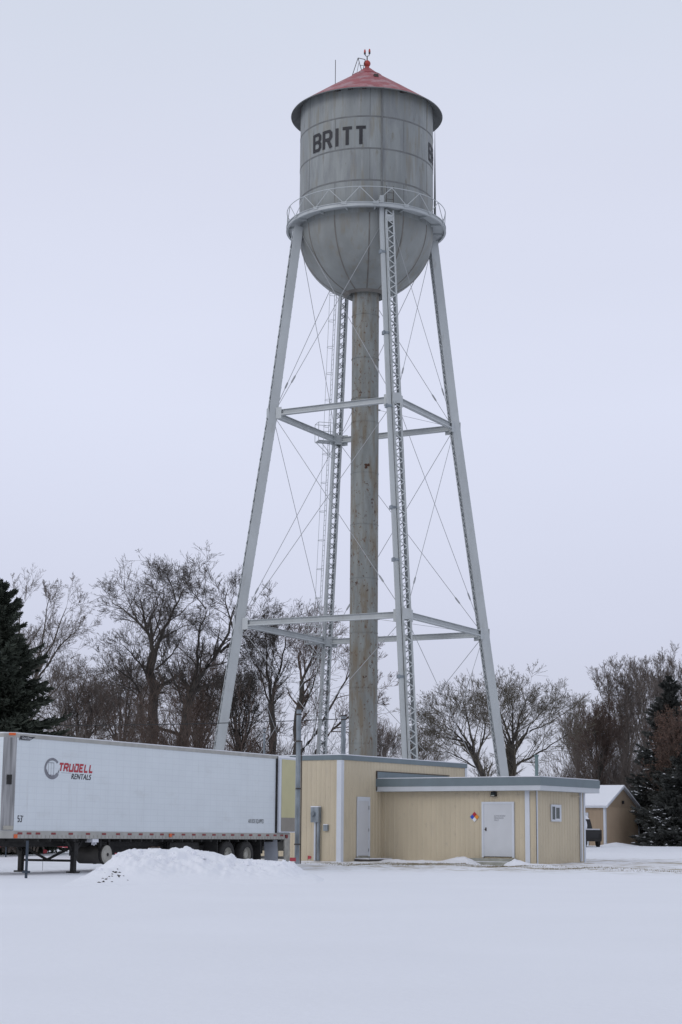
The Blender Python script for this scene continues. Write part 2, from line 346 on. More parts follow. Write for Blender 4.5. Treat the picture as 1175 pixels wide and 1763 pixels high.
prof = [p for p in prof if p[0] > 1.15]+[(1.1, 32.22), (.95, 32.3), (.82, 32.5)]
b.lathe(prof, n=128); bowl = tb(b, 'tank_bowl', 'bowl', smooth=True)
b = MB()
for q in range(12):
    a = 2+q*30; d = dirv(a); t_ = dirv(a+90)
    for k in range(len(prof)-4):
        (r0, z0), (r1, z1) = prof[k], prof[k+1]
        b.beam((d.x*(r0+.003), d.y*(r0+.003), z0), (d.x*(r1+.003), d.y*(r1+.003), z1), t_, .075, .02)
b.lathe([(1.42, 32.5), (1.40, 32.38), (1.12, 32.2)], n=64)
tb(b, 'bowl_seam', 'bowl_seam', bowl)
# roof
b = MB(); b.lathe([(.16, 46.52), (.9, 45.9), (2.6, 44.72), (4.0, 43.72), (4.50, 43.36)], n=96)
b.lathe([(.9, 45.9), (.93, 45.93), (.98, 45.87), (.95, 45.84)], n=96)
roof = tb(b, 'roof', 'roofred', smooth=True)
b = MB(); b.lathe([(4.50, 43.36), (4.53, 43.31), (4.50, 43.29), (3.97, 43.66)], n=96); tb(b, 'eave', 'tank_seam', roof, smooth=True)
for a in (-25, -14, -3, 30):
    b = MB(); d = dirv(a)*(TR+.25); b.lathe([(.07, 43.42), (.07, 43.5), (0.001, 43.5)], c=(d.x, d.y), n=8)
    b.beam((d.x*.94, d.y*.94, 43.5), (d.x*1.03, d.y*1.03, 43.38), dirv(a+90), .22, .1)
    tb(b, 'eave_bracket', 'darksteel', roof)
b = MB()
rs = [(0.001, 46.46), (.14, 46.47), (.13, 46.62)]+[(.21*math.cos(math.radians(t)), 46.8+.21*math.sin(math.radians(t))) for t in range(-60, 90, 15)]+[(.001, 47.01)]
b.lathe(rs, n=20); fin = tb(b, 'finial', 'red', roof, smooth=True)
b = MB(); b.tube([(0, 0, 46.98), (0, 0, 47.3)], .035, 8); b.tube([(-.14, 0, 47.42), (-.1, 0, 47.3), (0, 0, 47.26), (.1, 0, 47.3), (.14, 0, 47.45)], .025, 6)
b.tube([(-.14, 0, 47.40), (-.14, 0, 47.5)], .06, 8); b.tube([(.14, 0, 47.44), (.14, 0, 47.54)], .06, 8); bl = tb(b, 'beacon_bracket', 'darksteel', roof)
for x, z in ((-.14, 47.5), (.14, 47.54)):
    b = MB(); b.tube([(x, 0, z), (x, 0, z+.06), (x, 0, z+.2)], [.06, .065, .04], 10); tb(b, 'beacon_lamp', 'red', bl)
b = MB(); d = dirv(14); t_ = dirv(104)
c = d*2.05; b.beam(Vector((c.x, c.y, 45.05)), Vector((c.x, c.y, 45.22)), t_, .26, .22); tb(b, 'roof_hatch', 'darksteel', roof)
b = MB(); b.tube([(-1.9, -.6, 44.9), (-1.9, -.6, 46.75)], .022, 6); tb(b, 'antenna', 'darksteel', roof)
b = MB()
fr = [(-.95, -.3, 45.7), (-.55, -.25, 47.05), (-.28, -.2, 46.1), (-.12, -.15, 47.0)]
b.tube([fr[0], fr[1]], .022, 6); b.tube([fr[1], fr[2]], .022, 6); b.tube([fr[1], fr[3]], .022, 6); b.tube([fr[3], fr[2]], .022, 6)
b.tube([(-.45, -.2, 46.6), (-.22, -.2, 46.6)], .016, 6); b.tube([(-.7, .3, 45.8), (-.5, .1, 46.9)], .014, 6); tb(b, 'roof_ladder', 'darksteel', roof)
# balcony
b = MB(); b.lathe([(TR+.002, 36.33), (4.6, 36.31), (4.6, 36.40), (4.66, 36.40), (4.66, 36.12), (4.6, 36.12), (4.6, 36.27), (TR+.002, 36.29)], n=128, close=True)
b.lathe([(4.66, 36.38), (4.72, 36.38), (4.72, 36.35), (4.66, 36.35)], n=128)
b.lathe([(4.66, 36.16), (4.72, 36.16), (4.72, 36.13), (4.66, 36.13)], n=128)
for q in range(16):
    d = dirv(q*22.5+6)
    b.beam((d.x*TR, d.y*TR, 36.22), (d.x*4.62, d.y*4.62, 36.22), dirv(q*22.5+96), .07, .11)
balc = tb(b, 'balcony', 'silver', smooth=True)
b = MB(); RR = 4.68
NB = 16
for zz, rr in ((37.28, .023),):
    pts = [dirv(a*3.75)*RR+Vector((0, 0, zz)) for a in range(97)]; b.tube(pts, rr, 6, cap=False)
for q in range(NB):
    a = q*22.5+6; lo = dirv(a)*RR+Vector((0, 0, 36.4))
    for s_ in (-1, 1):
        hi = dirv(a+s_*11.25)*RR+Vector((0, 0, 37.27)); b.tube([lo+dirv(a+90)*.06*s_, hi], .021, 6)
    b.beam(lo-Vector((0, 0, .06))-dirv(a+90)*.16, lo-Vector((0, 0, .06))+dirv(a+90)*.16, (0, 0, 1), .16, .03)
tb(b, 'railing', 'silver', balc)
# legs
YAW = 16.86
LP = [(9.05, .2), (7.279, 12.643), (5.535, 24.758), (4.17, 36.02)]
def lpt(az, k, extra=0):
    r, z = LP[k]; d = dirv(az); return Vector((d.x*(r+extra), d.y*(r+extra), z))
for q in range(4):
    az = YAW+q*90; d = dirv(az); t_ = dirv(az+90); b = MB(); lacs = {1: MB(), -1: MB()}
    for k in range(3):
        A, B = lpt(az, k), lpt(az, k+1); ax = (B-A).normalized(); n = t_.cross(ax).normalized()
        if n.dot(d) < 0: n = -n
        for s_ in (-1, 1):
            o_ = t_*(.24*s_); b.beam(A+o_, B+o_, n, .50, .03)
            for f_ in (-1, 1): b.beam(A+o_-t_*(.04*s_)+n*(.235*f_), B+o_-t_*(.04*s_)+n*(.235*f_), t_, .08, .03)
        L_ = (B-A).length; ns = int(L_/.30)
        for f_ in (-1, 1):
            for i in range(ns):
                z0, z1 = L_*i/ns, L_*(i+1)/ns; s_ = 1 if (i+(f_ > 0)) % 2 else -1
                lacs[f_].beam(A+ax*z0+t_*.21*s_+n*.262*f_, A+ax*z1-t_*.21*s_+n*.262*f_, t_, .055, .016)
    leg = tb(b, 'leg', 'silver'); tb(lacs[1], 'lacing', 'silver', leg); tb(lacs[-1], 'lacing', 'silver', leg)
    for k in (1, 2, 3):
        g = MB(); c = lpt(az, k); h = .33 if k < 3 else .22; c = c-Vector((0, 0, .45 if k == 3 else 0))
        for f_ in (-1, 1): g = MB(); g.beam(c+d*.275*f_-Vector((0, 0, h*.9)), c+d*.275*f_+Vector((0, 0, h*.9)), t_, .49, .02); tb(g, 'gusset_plate', 'silver', leg)
        if k < 3:
            for s_ in (-1, 1):
                g = MB(); e = (-d+t_*s_).normalized(); cc = c+t_*.26*s_-d*.1+e*.22; g.beam(cc-Vector((0, 0, .36)), cc+Vector((0, 0, .30)), e, .36, .025); tb(g, 'gusset_plate', 'silver', leg)
    g = MB(); c = lpt(az, 0); g.box(c.x-.6, c.x+.6, c.y-.6, c.y+.6, -.2, .28); tb(g, 'leg_footing', 'concrete', leg)
for k in (1, 2):
    for q in range(4):
        A, B = lpt(YAW+q*90, k), lpt(YAW+(q+1)*90, k); h = (B-A).normalized(); A, B = A+h*.32, B-h*.32; b = MB(); Zv = Vector((0, 0, 1)); hn = h.cross(Zv)
        b.beam(A, B, Zv, .30, .02)
        for s_ in (-1, 1): b.beam(A+Zv*.15*s_, B+Zv*.15*s_, hn, .24, .022)
        for s_ in (-1, 1): b.beam(A+hn*.12*s_-Zv*.13, B+hn*.12*s_-Zv*.13, Zv, .07, .012)
        tb(b, 'strut', 'silver')
for k in range(3):
    for q in range(4):
        a0, a1 = YAW+q*90, YAW+(q+1)*90
        for (aa, ab) in ((a0, a1), (a1, a0)):
            lo, hi = lpt(aa, k), lpt(ab, k+1); lo.z += .35; hi.z -= .4 if k < 2 else .5
            if k == 0: lo.z += .2
            h = (hi-lo); h.z = 0; h.normalize(); lo, hi = lo+h*.3, hi-h*.3
            b = MB(); b.tube([lo, hi], .017, 6); rod = tb(b, 'tie_rod', 'rod')
            e = (hi-lo); t1 = lo+e*.13; b = MB(); b.tube([t1, t1+e.normalized()*.1, t1+e.normalized()*.4, t1+e.normalized()*.5], [.03, .05, .05, .03], 6); tb(b, 'turnbuckle', 'rod', rod)
# riser
b = MB(); b.lathe([(.80, 0), (.80, 24.6), (.785, 24.62), (.785, 32.6)], n=64); ris = tb(b, 'riser_pipe', 'riser', smooth=True)
b = MB()
for z in (3.3, 6.2, 9.3, 12.4, 15.5, 18.6, 21.6, 24.6, 26.0, 28.4, 31): b.lathe([(.785, z-.03), (.812, z-.025), (.812, z+.025), (.785, z+.03)], n=64)
tb(b, 'riser_seam', 'riser', ris)
b = MB(); c = Vector((.12, -.79, 22.0))
for k in range(9):
    rr = random.Random(k); cx, cz = rr.uniform(-.1, .12), rr.uniform(-.10, .12); pts = []
    for i in range(9):
        a = i/9*2*math.pi; r = rr.uniform(.05, .10); X = .12+cx+r*math.cos(a); pts.append((X, -math.sqrt(.806**2-X*X)-.004-.001*k, 21.9+cz+r*math.sin(a)*.8))
    b.poly(pts)
M['rust'] = mat('bare_rust', (.07, .035, .022), .95, var=.3, vscale=8); tb(b, 'rust_patch', 'rust', ris)
for k in (1, 2):
    for q in range(4):
        a = YAW+q*90; p0 = dirv(a)*.8; z = LP[k][1]+.1+ (.6 if k == 2 else .5); p1 = lpt(a, k, -.3)
        b = MB(); b.tube([(p0.x, p0.y, z), (p1.x, p1.y, p1.z+.05)], .012, 5); p2 = dirv(a)*.93; b.tube([(p0.x, p0.y, z), (p2.x, p2.y, z)], .05, 6); tb(b, 'stay_rod', 'rod')
# pipe conduit on the near leg, running up past the balcony
dn = dirv(YAW); tn = dirv(YAW+90); b = MB()
off = -tn*.42+dn*.05
path = [lpt(YAW, 0)+off, lpt(YAW, 1)+off, lpt(YAW, 2)+off, lpt(YAW, 3)+off+Vector((0, 0, -.6)), lpt(YAW, 3)+off+Vector((0, 0, .9))]
for i in range(len(path)-1): b.beam(path[i], path[i+1], tn, .24, .16)
cond = tb(b, 'cable_duct', 'silver'); b = MB()
for z in (3.5, 9.3, 15.6, 18.5, 24.3, 28.6, 33.5):
    k = 0 if z < 12.6 else (1 if z < 24.7 else 2); A, B = path[k], path[k+1]; t = (z-A.z)/(B.z-A.z); p = A.lerp(B, t)
    b.beam(p-tn*.17, p+tn*.3, (0, 0, 1), .12, .24); b.beam(p-tn*.2, p-tn*.1, (0, 0, 1), .2, .3)
tb(b, 'duct_clamp', 'galv', cond)
b = MB(); d = dirv(12)*(TR+.05); b.tube([(d.x, d.y, 37.0), (d.x, d.y, 43.5)], .045, 8)
tb(b, 'conduit', 'tank_seam')
b = MB(); d = dirv(92)*(TR+.13); d2 = dirv(92)*(TR+.6); b.tube([(d2.x, d2.y, 36.3), (d.x+.1, d.y, 36.9), (d.x, d.y, 37.4), (d.x, d.y, 43.4)], .07, 8); tb(b, 'overflow_pipe', 'tank_seam')
# short ladder from the near leg to the tank wall
def ladder(mb, A, B, side, wd, step=.3, r=.018):
    A, B = Vector(A), Vector(B); s_ = Vector(side).normalized()*wd/2; mb.tube([A-s_, B-s_], r*1.3, 5); mb.tube([A+s_, B+s_], r*1.3, 5); L_ = (B-A).length; n_ = int(L_/step)
    for i in range(1, n_): p = A.lerp(B, i/n_); mb.tube([p-s_, p+s_], r, 4, cap=False)
b = MB(); d = dirv(18.5)*(TR+.16); ladder(b, (d.x, d.y, 36.4), (d.x, d.y, 37.6), dirv(108.5), .42, r=.014); tb(b, 'tank_ladder', 'darksteel')
# ladder up the far leg with landings
ab = YAW+180; tl = Vector((-1, 0, 0)); tl = -dirv(ab+90) if (-dirv(ab+90)).x < 0 else dirv(ab+90); b = MB()
offs = tl*.52
for k in range(3): ladder(b, lpt(ab, k)+offs, lpt(ab, k+1)+offs+Vector((0, 0, -.3 if k == 2 else 0)), dirv(ab), .4, r=.014)
lad = tb(b, 'ladder', 'silver'); b = MB()
for k in range(3):
    A, B = lpt(ab, k)+offs, lpt(ab, k+1)+offs; n_ = 7
    for i in range(n_):
        p = A.lerp(B, (i+.5)/n_)
        pts = [p+dirv(ab)*.22, p+dirv(ab)*.22+tl*.25, p+dirv(ab)*.1+tl*.36, p-dirv(ab)*.1+tl*.36, p-dirv(ab)*.22+tl*.25, p-dirv(ab)*.22]; b.tube(pts, .014, 4)
b.tube([lpt(ab, 0)+offs+tl*.36+Vector((0, 0, 2.5)), lpt(ab, 1)+offs+tl*.36, lpt(ab, 2)+offs+tl*.36, lpt(ab, 3)+offs+tl*.36], .012, 4)
tb(b, 'ladder_cage', 'silver', lad)
for k in (1, 2):
    c = lpt(ab, k)+tl*.3; db = dirv(ab); b = MB(); zf = c.z-.12
    P = [c-db*.4, c+tl*1.0-db*.4, c+tl*1.0+db*.4, c+db*.4]
    b.hexa([Vector((p.x, p.y, zf-.05)) for p in P]+[Vector((p.x, p.y, zf)) for p in P])
    for zz in (.55, 1.1):
        for i in range(3): b.tube([(P[i].x, P[i].y, zf+zz), (P[i+1].x, P[i+1].y, zf+zz)], .018, 5)
    for p in P: b.tube([(p.x, p.y, zf), (p.x, p.y, zf+1.1)], .02, 5)
    for s_ in (-1, 1): q0 = c+tl*.9+db*.38*s_; q1 = c+db*.1*s_; b.tube([(q0.x, q0.y, zf-.05), (q1.x, q1.y, zf-1.0)], .02, 5)
    tb(b, 'landing', 'silver')

# ------------------------------------------------------------------ buildings
Cx, Cy = 7.913, 72.0
E1 = Vector((-.8219, .5697, 0)); E2 = Vector((.5697, .8219, 0))
RZ = math.atan2(E2.y, E2.x)            # local x = E2 (away along the side wall), local y = E1 (left along the front wall)
def ribbed(mb, a, b_, z0, z1, outn, pitch=.229, depth=.014):
    """vertical ribbed sheet from a to b (xy), ribs standing out along outn"""
    a, b_, outn = Vector((*a, 0)), Vector((*b_, 0)), Vector((*outn, 0)); L_ = (b_-a).length; d = (b_-a)/L_; n = max(1, int(L_/pitch)); p = L_/n; prof = [(0, 0)]
    for i in range(n):
        u = i*p
        for uu, dd in ((.06, 0), (.075, depth), (.105, depth), (.12, 0)): prof.append((u+uu, dd))
        prof.append((u+p*.62, 0)); prof.append((u+p*.64, depth*.35)); prof.append((u+p*.70, depth*.35)); prof.append((u+p*.72, 0))
    prof.append((L_, 0)); i0 = len(mb.v)
    for z in (z0, z1):
        for u, dd in prof: q = a+d*u+outn*dd; mb.v.append((q.x, q.y, z))
    k = len(prof)
    for i in range(k-1): mb.f.append((i0+i, i0+i+1, i0+k+i+1, i0+k+i))
pump = thing('pump_house', 'low tan ribbed metal building with slate blue fascia, double steel door and small side window', 'building', (Cx, Cy, 0), RZ)
FL, SL, HT = 7.37, 4.25, 2.96
b = MB(); ribbed(b, (0, 0), (0, FL), -.1, HT, (-1, 0)); ribbed(b, (0, 0), (SL, 0), -.1, HT, (0, -1)); ribbed(b, (SL, 0), (SL, FL), -.1, HT, (1, 0))
tb_ = b.build('wall', 'tan', pump)
OV = .5
b = MB(); b.box(-OV, SL+OV, -OV, FL, 3.17, 3.50); rf = b.build('fascia', 'slate', pump)
b = MB(); b.box(-OV+.02, SL+OV-.02, -OV+.02, FL-.01, 2.965, 3.168); b.build('soffit', 'whitefascia', rf)
b = MB(); b.box(-OV+.04, SL+OV-.04, -OV+.04, FL-.02, 3.502, 3.53); b.build('roof_snow', 'snow', rf)
b = MB(); b.box(-.035, -.016, .27, .48, .06, HT); b.box(-.016, .10, -.035, -.016, 0, HT); b.build('corner_trim', 'whitetrim', pump)
b = MB(); b.tube([(-.03, -.035, .1), (-.03, -.035, HT)], .012, 6); b.build('cable', 'black', pump)
b = MB(); b.box(3.78, 3.88, -.10, -.016, .15, HT); b.build('downspout', 'whitetrim', pump); b = MB(); b.box(4.13, 4.27, -.04, -.016, .1, HT); b.build('corner_trim', 'whitetrim', pump)
b = MB(); b.tube([(3.7, -.08, 2.82), (3.1, -.08, 2.82), (3.05, -.04, 2.84)], .02, 6); b.build('wall_pipe', 'tan', pump)
# double-width steel door
dr = MB(); dr.box(-.05, -.018, 1.06, 2.38, .33, 2.45); door = dr.build('door', 'door', pump)
b = MB(); b.box(-.075, -.016, 2.38, 2.47, .3, 2.53); b.box(-.075, -.016, .97, 1.06, .3, 2.53); b.box(-.075, -.016, 1.06, 2.38, 2.45, 2.53); b.build('door_frame', 'whitetrim', door)
b = MB(); b.tube([(-.05, 2.28, 1.42), (-.11, 2.28, 1.42)], .035, 10); b.box(-.056, -.05, 2.25, 2.31, 1.36, 1.5); b.build('door_handle', 'darksteel', door)
b = MB(); b.box(-.053, -.05, 1.06, 2.38, .33, .345); b.build('door_sill', 'black', door)
Vt, Ft = font_mesh('AUTHORIZED\nPERSONNEL\nONLY', .085, 1)
b = MB()
for f in Ft: b.poly([(-.0535, 1.90-Vt[i].x, 1.93+Vt[i].y) for i in f])
b.build('door_sign', 'greylogo', door)
# window in the side wall
b = MB(); b.box(1.22, 2.08, -.02, -.016, 1.76, 2.44)
for bx in ((1.22, 2.08, 2.36, 2.44), (1.22, 2.08, 1.76, 1.84), (1.22, 1.29, 1.84, 2.36), (2.0, 2.08, 1.84, 2.36)): b.box(bx[0], bx[1], -.06, -.02, bx[2], bx[3])
win = b.build('window', 'whitetrim', pump)
b = MB(); b.box(1.29, 1.96, -.03, -.022, 1.84, 2.36); b.build('window_pane', 'window', win)
b = MB(); b.box(1.575, 1.62, -.055, -.031, 1.84, 2.36); b.box(1.96, 2.0, -.055, -.021, 1.84, 2.36); b.box(1.62, 1.96, -.045, -.031, 1.84, 1.875); b.box(1.62, 1.96, -.045, -.031, 2.325, 2.36); b.build('window_sash', 'swhite', win)
overlay(M['tan'], (.33, .29, .23), 5, (1, 1, 1), .60, .72, .35)
def local(o, p): a = o.rotation_euler.z; return Vector((o.location.x+p[0]*math.cos(a)-p[1]*math.sin(a), o.location.y+p[0]*math.sin(a)+p[1]*math.cos(a), p[2]))
# steps before the door
st = thing('entrance_steps', 'two low concrete steps under the double steel door', 'steps', local(pump, (-.1, 1.8, 0)), RZ)
b = MB(); b.box(-.34, .0, -1.0, 1.05, -.1, .27); b.build('upper_step', 'concrete', st)
b = MB(); b.box(-.62, -.342, -1.0, 1.12, -.1, .13); b.build('lower_step', 'concrete', st)
b = MB(); b.box(-.60, -.345, -.9, .7, .131, .15); b.build('step_snow', 'snow', st)
# vent pipe on roof
vt = thing('vent_pipe', 'grey green vent pipe with cap standing behind the low flat roof', 'vent pipe', local(pump, (4.45, 2.35, 3.5)))
b = MB(); b.tube([(0, 0, 0), (0, 0, 1.05)], .075, 12); b.build('pipe', 'vent', vt); b = MB(); b.tube([(0, 0, 1.05), (0, 0, 1.12)], .105, 12); b.build('vent_cap', 'vent', vt)
# lamp over the door
lt = thing('wall_lamp', 'small black lamp fixed above the double steel door', 'lamp', local(pump, (-.016, 1.89, 2.83)), RZ)
b = MB(); b.hexa([(-.16, -.11, -.09), (0, -.11, -.09), (0, .11, -.09), (-.16, .11, -.09), (-.10, -.11, .1), (0, -.11, .1), (0, .11, .1), (-.10, .11, .1)]); b.build('lamp_housing', 'black', lt)
b = MB(); b.poly([(-.165, -.08, -.07), (-.165, .08, -.07), (-.135, .08, .05), (-.135, -.08, .05)]); b.build('lamp_lens', 'window', lt)
# hazard diamond
sg = thing('hazard_sign', 'four colour hazard diamond, red blue yellow and white, on tan wall', 'sign', local(pump, (-.02, 2.83, 1.92)), RZ)
def dia(cy_, cz_, m, nm, lab):
    b = MB(); h = .10; b.hexa([(-.006, cy_-h, cz_), (-.006, cy_, cz_-h), (-.006, cy_+h, cz_), (-.006, cy_, cz_+h), (-.012, cy_-h, cz_), (-.012, cy_, cz_-h), (-.012, cy_+h, cz_), (-.012, cy_, cz_+h)]); tag(b.build(nm, m, sg), lab)
dia(0, .106, 'sred', 'sign_field', 'red top field'); dia(.106, 0, 'blue', 'sign_field', 'blue left field'); dia(-.106, 0, 'syel', 'sign_field', 'yellow right field'); dia(0, -.106, 'swhite', 'sign_field', 'white bottom field')
# tall block
J = Vector((Cx, Cy, 0))+E1*FL
BG = thing('tall_service_building', 'taller tan ribbed metal building with narrow door, beside the parked trailer', 'building', J, RZ)
u0, u1, Wd, HB = -3.08, 6.99, 5.2, 4.2
b = MB(); ribbed(b, (u0, 0), (u1, 0), -.1, HB, (0, -1)); ribbed(b, (u0, 0), (u0, Wd), -.1, HB, (-1, 0)); ribbed(b, (u1, 0), (u1, Wd), -.1, HB, (1, 0)); ribbed(b, (u0, Wd), (u1, Wd), -.1, HB, (0, 1)); b.build('wall', 'tan', BG)
b = MB(); b.box(u0-.04, u1+.04, -.04, Wd+.04, HB, HB+.2); rf2 = b.build('fascia', 'slate', BG)
b = MB(); b.box(u0-.02, u1+.02, -.02, Wd+.02, HB+.202, HB+.235); b.build('roof_snow', 'snow', rf2)
b = MB(); b.box(u0-.03, u0+.16, -.034, -.016, .05, HB-.01); b.box(u0-.034, u0-.016, -.03, .20, .05, HB-.01); b.box(u1-.16, u1+.03, -.034, -.016, .05, HB-.01); b.build('corner_trim', 'whitetrim', BG)
b = MB(); b.hexa([(-.46, -.05, 3.40), (5.4, -.05, 3.40), (5.4, -.017, 3.40), (-.46, -.017, 3.40), (-.46, -.05, 3.80), (5.4, -.05, 3.78), (5.4, -.017, 3.78), (-.46, -.017, 3.80)]); fl = b.build('roof_flashing', 'slate', BG)
b = MB(); b.box(-.50, 5.42, -.062, -.017, 3.803, 3.83); b.box(-.50, -.463, -.062, -.017, 3.0, 3.80); b.build('flashing_trim', 'darksteel', fl)
b = MB(); b.box(-1.90, -1.09, -.045, -.017, .31, 2.55); nd = b.build('door', 'door', BG); tag(nd, 'narrow plain white door')
b = MB(); b.box(-1.95, -1.90, -.06, -.016, .28, 2.72); b.box(-1.09, -1.0, -.06, -.016, .28, 2.72); b.box(-1.90, -1.09, -.06, -.016, 2.55, 2.72); b.build('door_frame', 'whitetrim', nd)
b = MB(); b.box(-1.115, -1.09, -.065, -.06, 2.2, 2.35); b.box(-1.115, -1.09, -.065, -.06, 1.3, 1.42); b.box(-1.115, -1.09, -.065, -.06, .48, .6); b.build('door_hinge', 'darksteel', nd)
b = MB(); b.box(-1.97, -.98, -.05, -.02, .2, .28); b.build('door_sill', 'concrete', nd)
b = MB(); b.box(-2.1, -.3, -.75, -.02, -.05, .17); s2 = b.build('doorstep', 'darksteel', None); s2.location = J; s2.rotation_euler = (0, 0, RZ); tag(s2, 'low dark doorstep topped with snow under the narrow white door', 'doorstep')
b = MB(); b.box(-2.08, -.32, -.72, -.03, .172, .21); o = b.build('step_snow', 'snow', s2)
# electric meter
lf = lambda u_, v_, z: local(BG, (u0+u_, v_, z))       # on the wall facing left
mt = thing('electric_meter', 'grey electric meter cabinet with two conduits running down tan wall', 'electric meter', lf(-.02, 1.17, 0), RZ)
b = MB(); b.box(-.2, -.02, -.2, .2, 1.65, 2.27); mc = b.build('meter_cabinet', 'galv', mt); b = MB(); b.box(-.21, -.02, -.2, .2, 2.272, 2.31); b.build('cabinet_snow', 'snow', mc)
b = MB(); b.tube([(-.2, .05, 2.0), (-.3, .05, 2.0)], .09, 14); b.build('meter_dial', 'galv', mc)
b = MB(); b.tube([(-.08, -.12, .1), (-.08, -.12, 1.65)], .07, 10); b.build('conduit', 'galv', mt); b = MB(); b.tube([(-.06, .06, .1), (-.06, .06, 1.65)], .05, 10); tag(b.build('conduit', 'whitetrim', mt), 'white conduit')
bx = thing('junction_box', 'small grey box with snow on top, right of the electric meter', 'box', lf(-.02, .70, 1.44), RZ)
b = MB(); b.box(-.1, 0, -.1, .1, -.13, .11); b.build('housing', 'galv', bx); b = MB(); b.box(-.1, 0, -.1, .1, .112, .14); b.build('snow_cap', 'snow', bx)
# steel posts
def post(name, label, x, y, z0, z1, r, grp=None):
    t = thing(name, label, 'post', (x, y, z0), 0, 'galvanised steel posts'); b = MB(); b.tube([(0, 0, 0), (0, 0, z1-z0)], r, 14); b.build('shaft', 'galv', t, smooth=True)
    b = MB(); b.tube([(0, 0, z1-z0), (0, 0, z1-z0+.05)], r*1.35, 14); b.tube([(0, 0, z1-z0-.22), (0, 0, z1-z0-.16)], r*1.15, 14); b.build('post_cap', 'darksteel', t); return t
p1 = post('steel_post', 'tall thick galvanised post standing between trailer rear and tan building', -1.60, 70.5, 0, 6.02, .10)
b = MB()
for z in (4.75, 2.9, .75): b.tube([(0, 0, z), (0, 0, z+.05)], .13, 14)
b.tube([(.13, 0, 0), (.13, 0, 4.8)], .022, 8); b.build('clamp_and_cable', 'darksteel', p1)
post('steel_post', 'galvanised post with dark cap behind roof, just left of the riser pipe', .22, 92, .2, 7.2, .125)
post('steel_post', 'thin short galvanised post behind the trailer, left of the tall thick post', -3.77, 90, .2, 6.4, .06)
b = MB(); pts = []
for i in range(25):
    t = i/24; x = -24+24.2*t; pts.append((x, 100-8*t, 7.05+.0*t-1.3*t*(1-t)*.55+.0))
b.tube(pts, .022, 5); tag(b.build('overhead_cable', 'black'), 'thin black cable strung across the trees to the capped post', 'cable')

# ------------------------------------------------------------------ semi trailer
AX, AY = -9.35, 52.5; TH = math.radians(62.34)
tr = thing('semi_trailer', 'long white box trailer with red and black rental lettering, parked without a truck', 'trailer', (AX, AY, 0), TH)
# local x along the trailer to its rear, local y to the far side (+)
U0, U1, TWd, ZB, ZT = -.22, 16.25, 2.6, .97, 4.02
def oct_(mb, u0, u1, w0, w1, z0, z1, ch=.27):
    P = [(u0, w0), (u1, w0), (u1, w1), (u0, w1), (u0-ch, w1-ch), (u0-ch, w0+ch)]
    lo = [(x, y, z0) for x, y in P]; hi = [(x, y, z1) for x, y in P]; n = len(P)
    for i in range(n): j = (i+1) % n; mb.poly([lo[i], lo[j], hi[j], hi[i]])
    mb.poly(lo[::-1]); mb.poly(hi)
b = MB(); oct_(b, U0, U1, 0, TWd, 1.19, 3.89); box_ = b.build('box_body', 'skin', tr)
b = MB(); oct_(b, U0-.004, U1+.004, -.025, TWd+.025, ZB, 1.19); rail = b.build('lower_rail', 'alu', tr)
b = MB(); oct_(b, U0-.004, U1+.004, -.02, TWd+.02, 3.89, 4.0); trail = b.build('upper_rail', 'alu', tr)
b = MB(); oct_(b, U0+.03, U1-.03, .03, TWd-.03, 4.001, 4.035); b.build('roof_snow', 'snow', trail)
b = MB(); b.hexa([(U0+.02, -.012, 1.2), (U0-.26, .26, 1.2), (U0-.25, .27, 1.2), (U0+.03, .0, 1.2), (U0+.02, -.012, 3.88), (U0-.26, .26, 3.88), (U0-.25, .27, 3.88), (U0+.03, .0, 3.88)])
b.v = [(x-.012, y-.0, z) for x, y, z in b.v]; cp = b.build('corner_post', 'stainless', tr)
b = MB(); b.hexa([(U0-.10, .04, 2.52), (U0-.2, .14, 2.52), (U0-.17, .17, 2.52), (U0-.07, .07, 2.52), (U0-.10, .04, 2.8), (U0-.2, .14, 2.8), (U0-.17, .17, 2.8), (U0-.07, .07, 2.8)]); b.v = [(x-.03, y-.03, z) for x, y, z in b.v]; b.build('corner_box', 'under', cp)
b = MB(); b.hexa([(U0-.02, -.02, 1.22), (U0-.22, .18, 1.22), (U0-.2, .2, 1.22), (U0, 0, 1.22), (U0-.02, -.02, 1.33), (U0-.22, .18, 1.33), (U0-.2, .2, 1.33), (U0, 0, 1.33)]); b.v = [(x-.02, y-.01, z) for x, y, z in b.v]; b.build('number_plate', 'capgrey', cp)
b = MB()
for u in [.07, .5, .93, 1.69, 2.56, 3.45, 4.3, 5.07, 5.72, 6.35, 6.98, 7.59, 8.24, 8.9, 9.55, 10.2, 10.85, 11.5, 12.1, 12.75, 13.35, 13.96, 14.56, 15.1, 15.6, 15.95]: b.box(u-.1, u+.12, -.031, -.026, 1.085, 1.145)
b.build('reflective_tape', 'redtape', rail)
b = MB()
for u in range(80):
    x = U0+.1+u*.204; b.box(x, x+.03, -.033, -.026, .99, 1.07)
b.build('rivet_row', 'capgrey', rail)
for (u, z, m_) in ((U0+.08, 1.035, 'amber'), (8.09, 1.09, 'amber'), (15.95, 1.07, 'redtape')):
    b = MB(); b.box(u-.07, u+.07, -.06, -.0335, z-.055, z+.055); b.build('side_marker', m_, rail)
b = MB(); b.hexa([(U0-.06, .0, 3.94), (U0-.2, .14, 3.94), (U0-.17, .17, 3.94), (U0-.03, .03, 3.94), (U0-.06, .0, 4.01), (U0-.2, .14, 4.01), (U0-.17, .17, 4.01), (U0-.03, .03, 4.01)]); b.v = [(x-.05, y-.05, z) for x, y, z in b.v]; b.build('corner_lamp', 'amber', trail)
def side_txt(quads, u, z, m_, nm, y0=-.004):
    b = MB()
    for q in quads: b.poly([(u+p[0], y0-.0012*(p[2] % 8)-.0008*(p[2]//8), z+p[1]) for p in q])
    return b.build(nm, m_, box_)
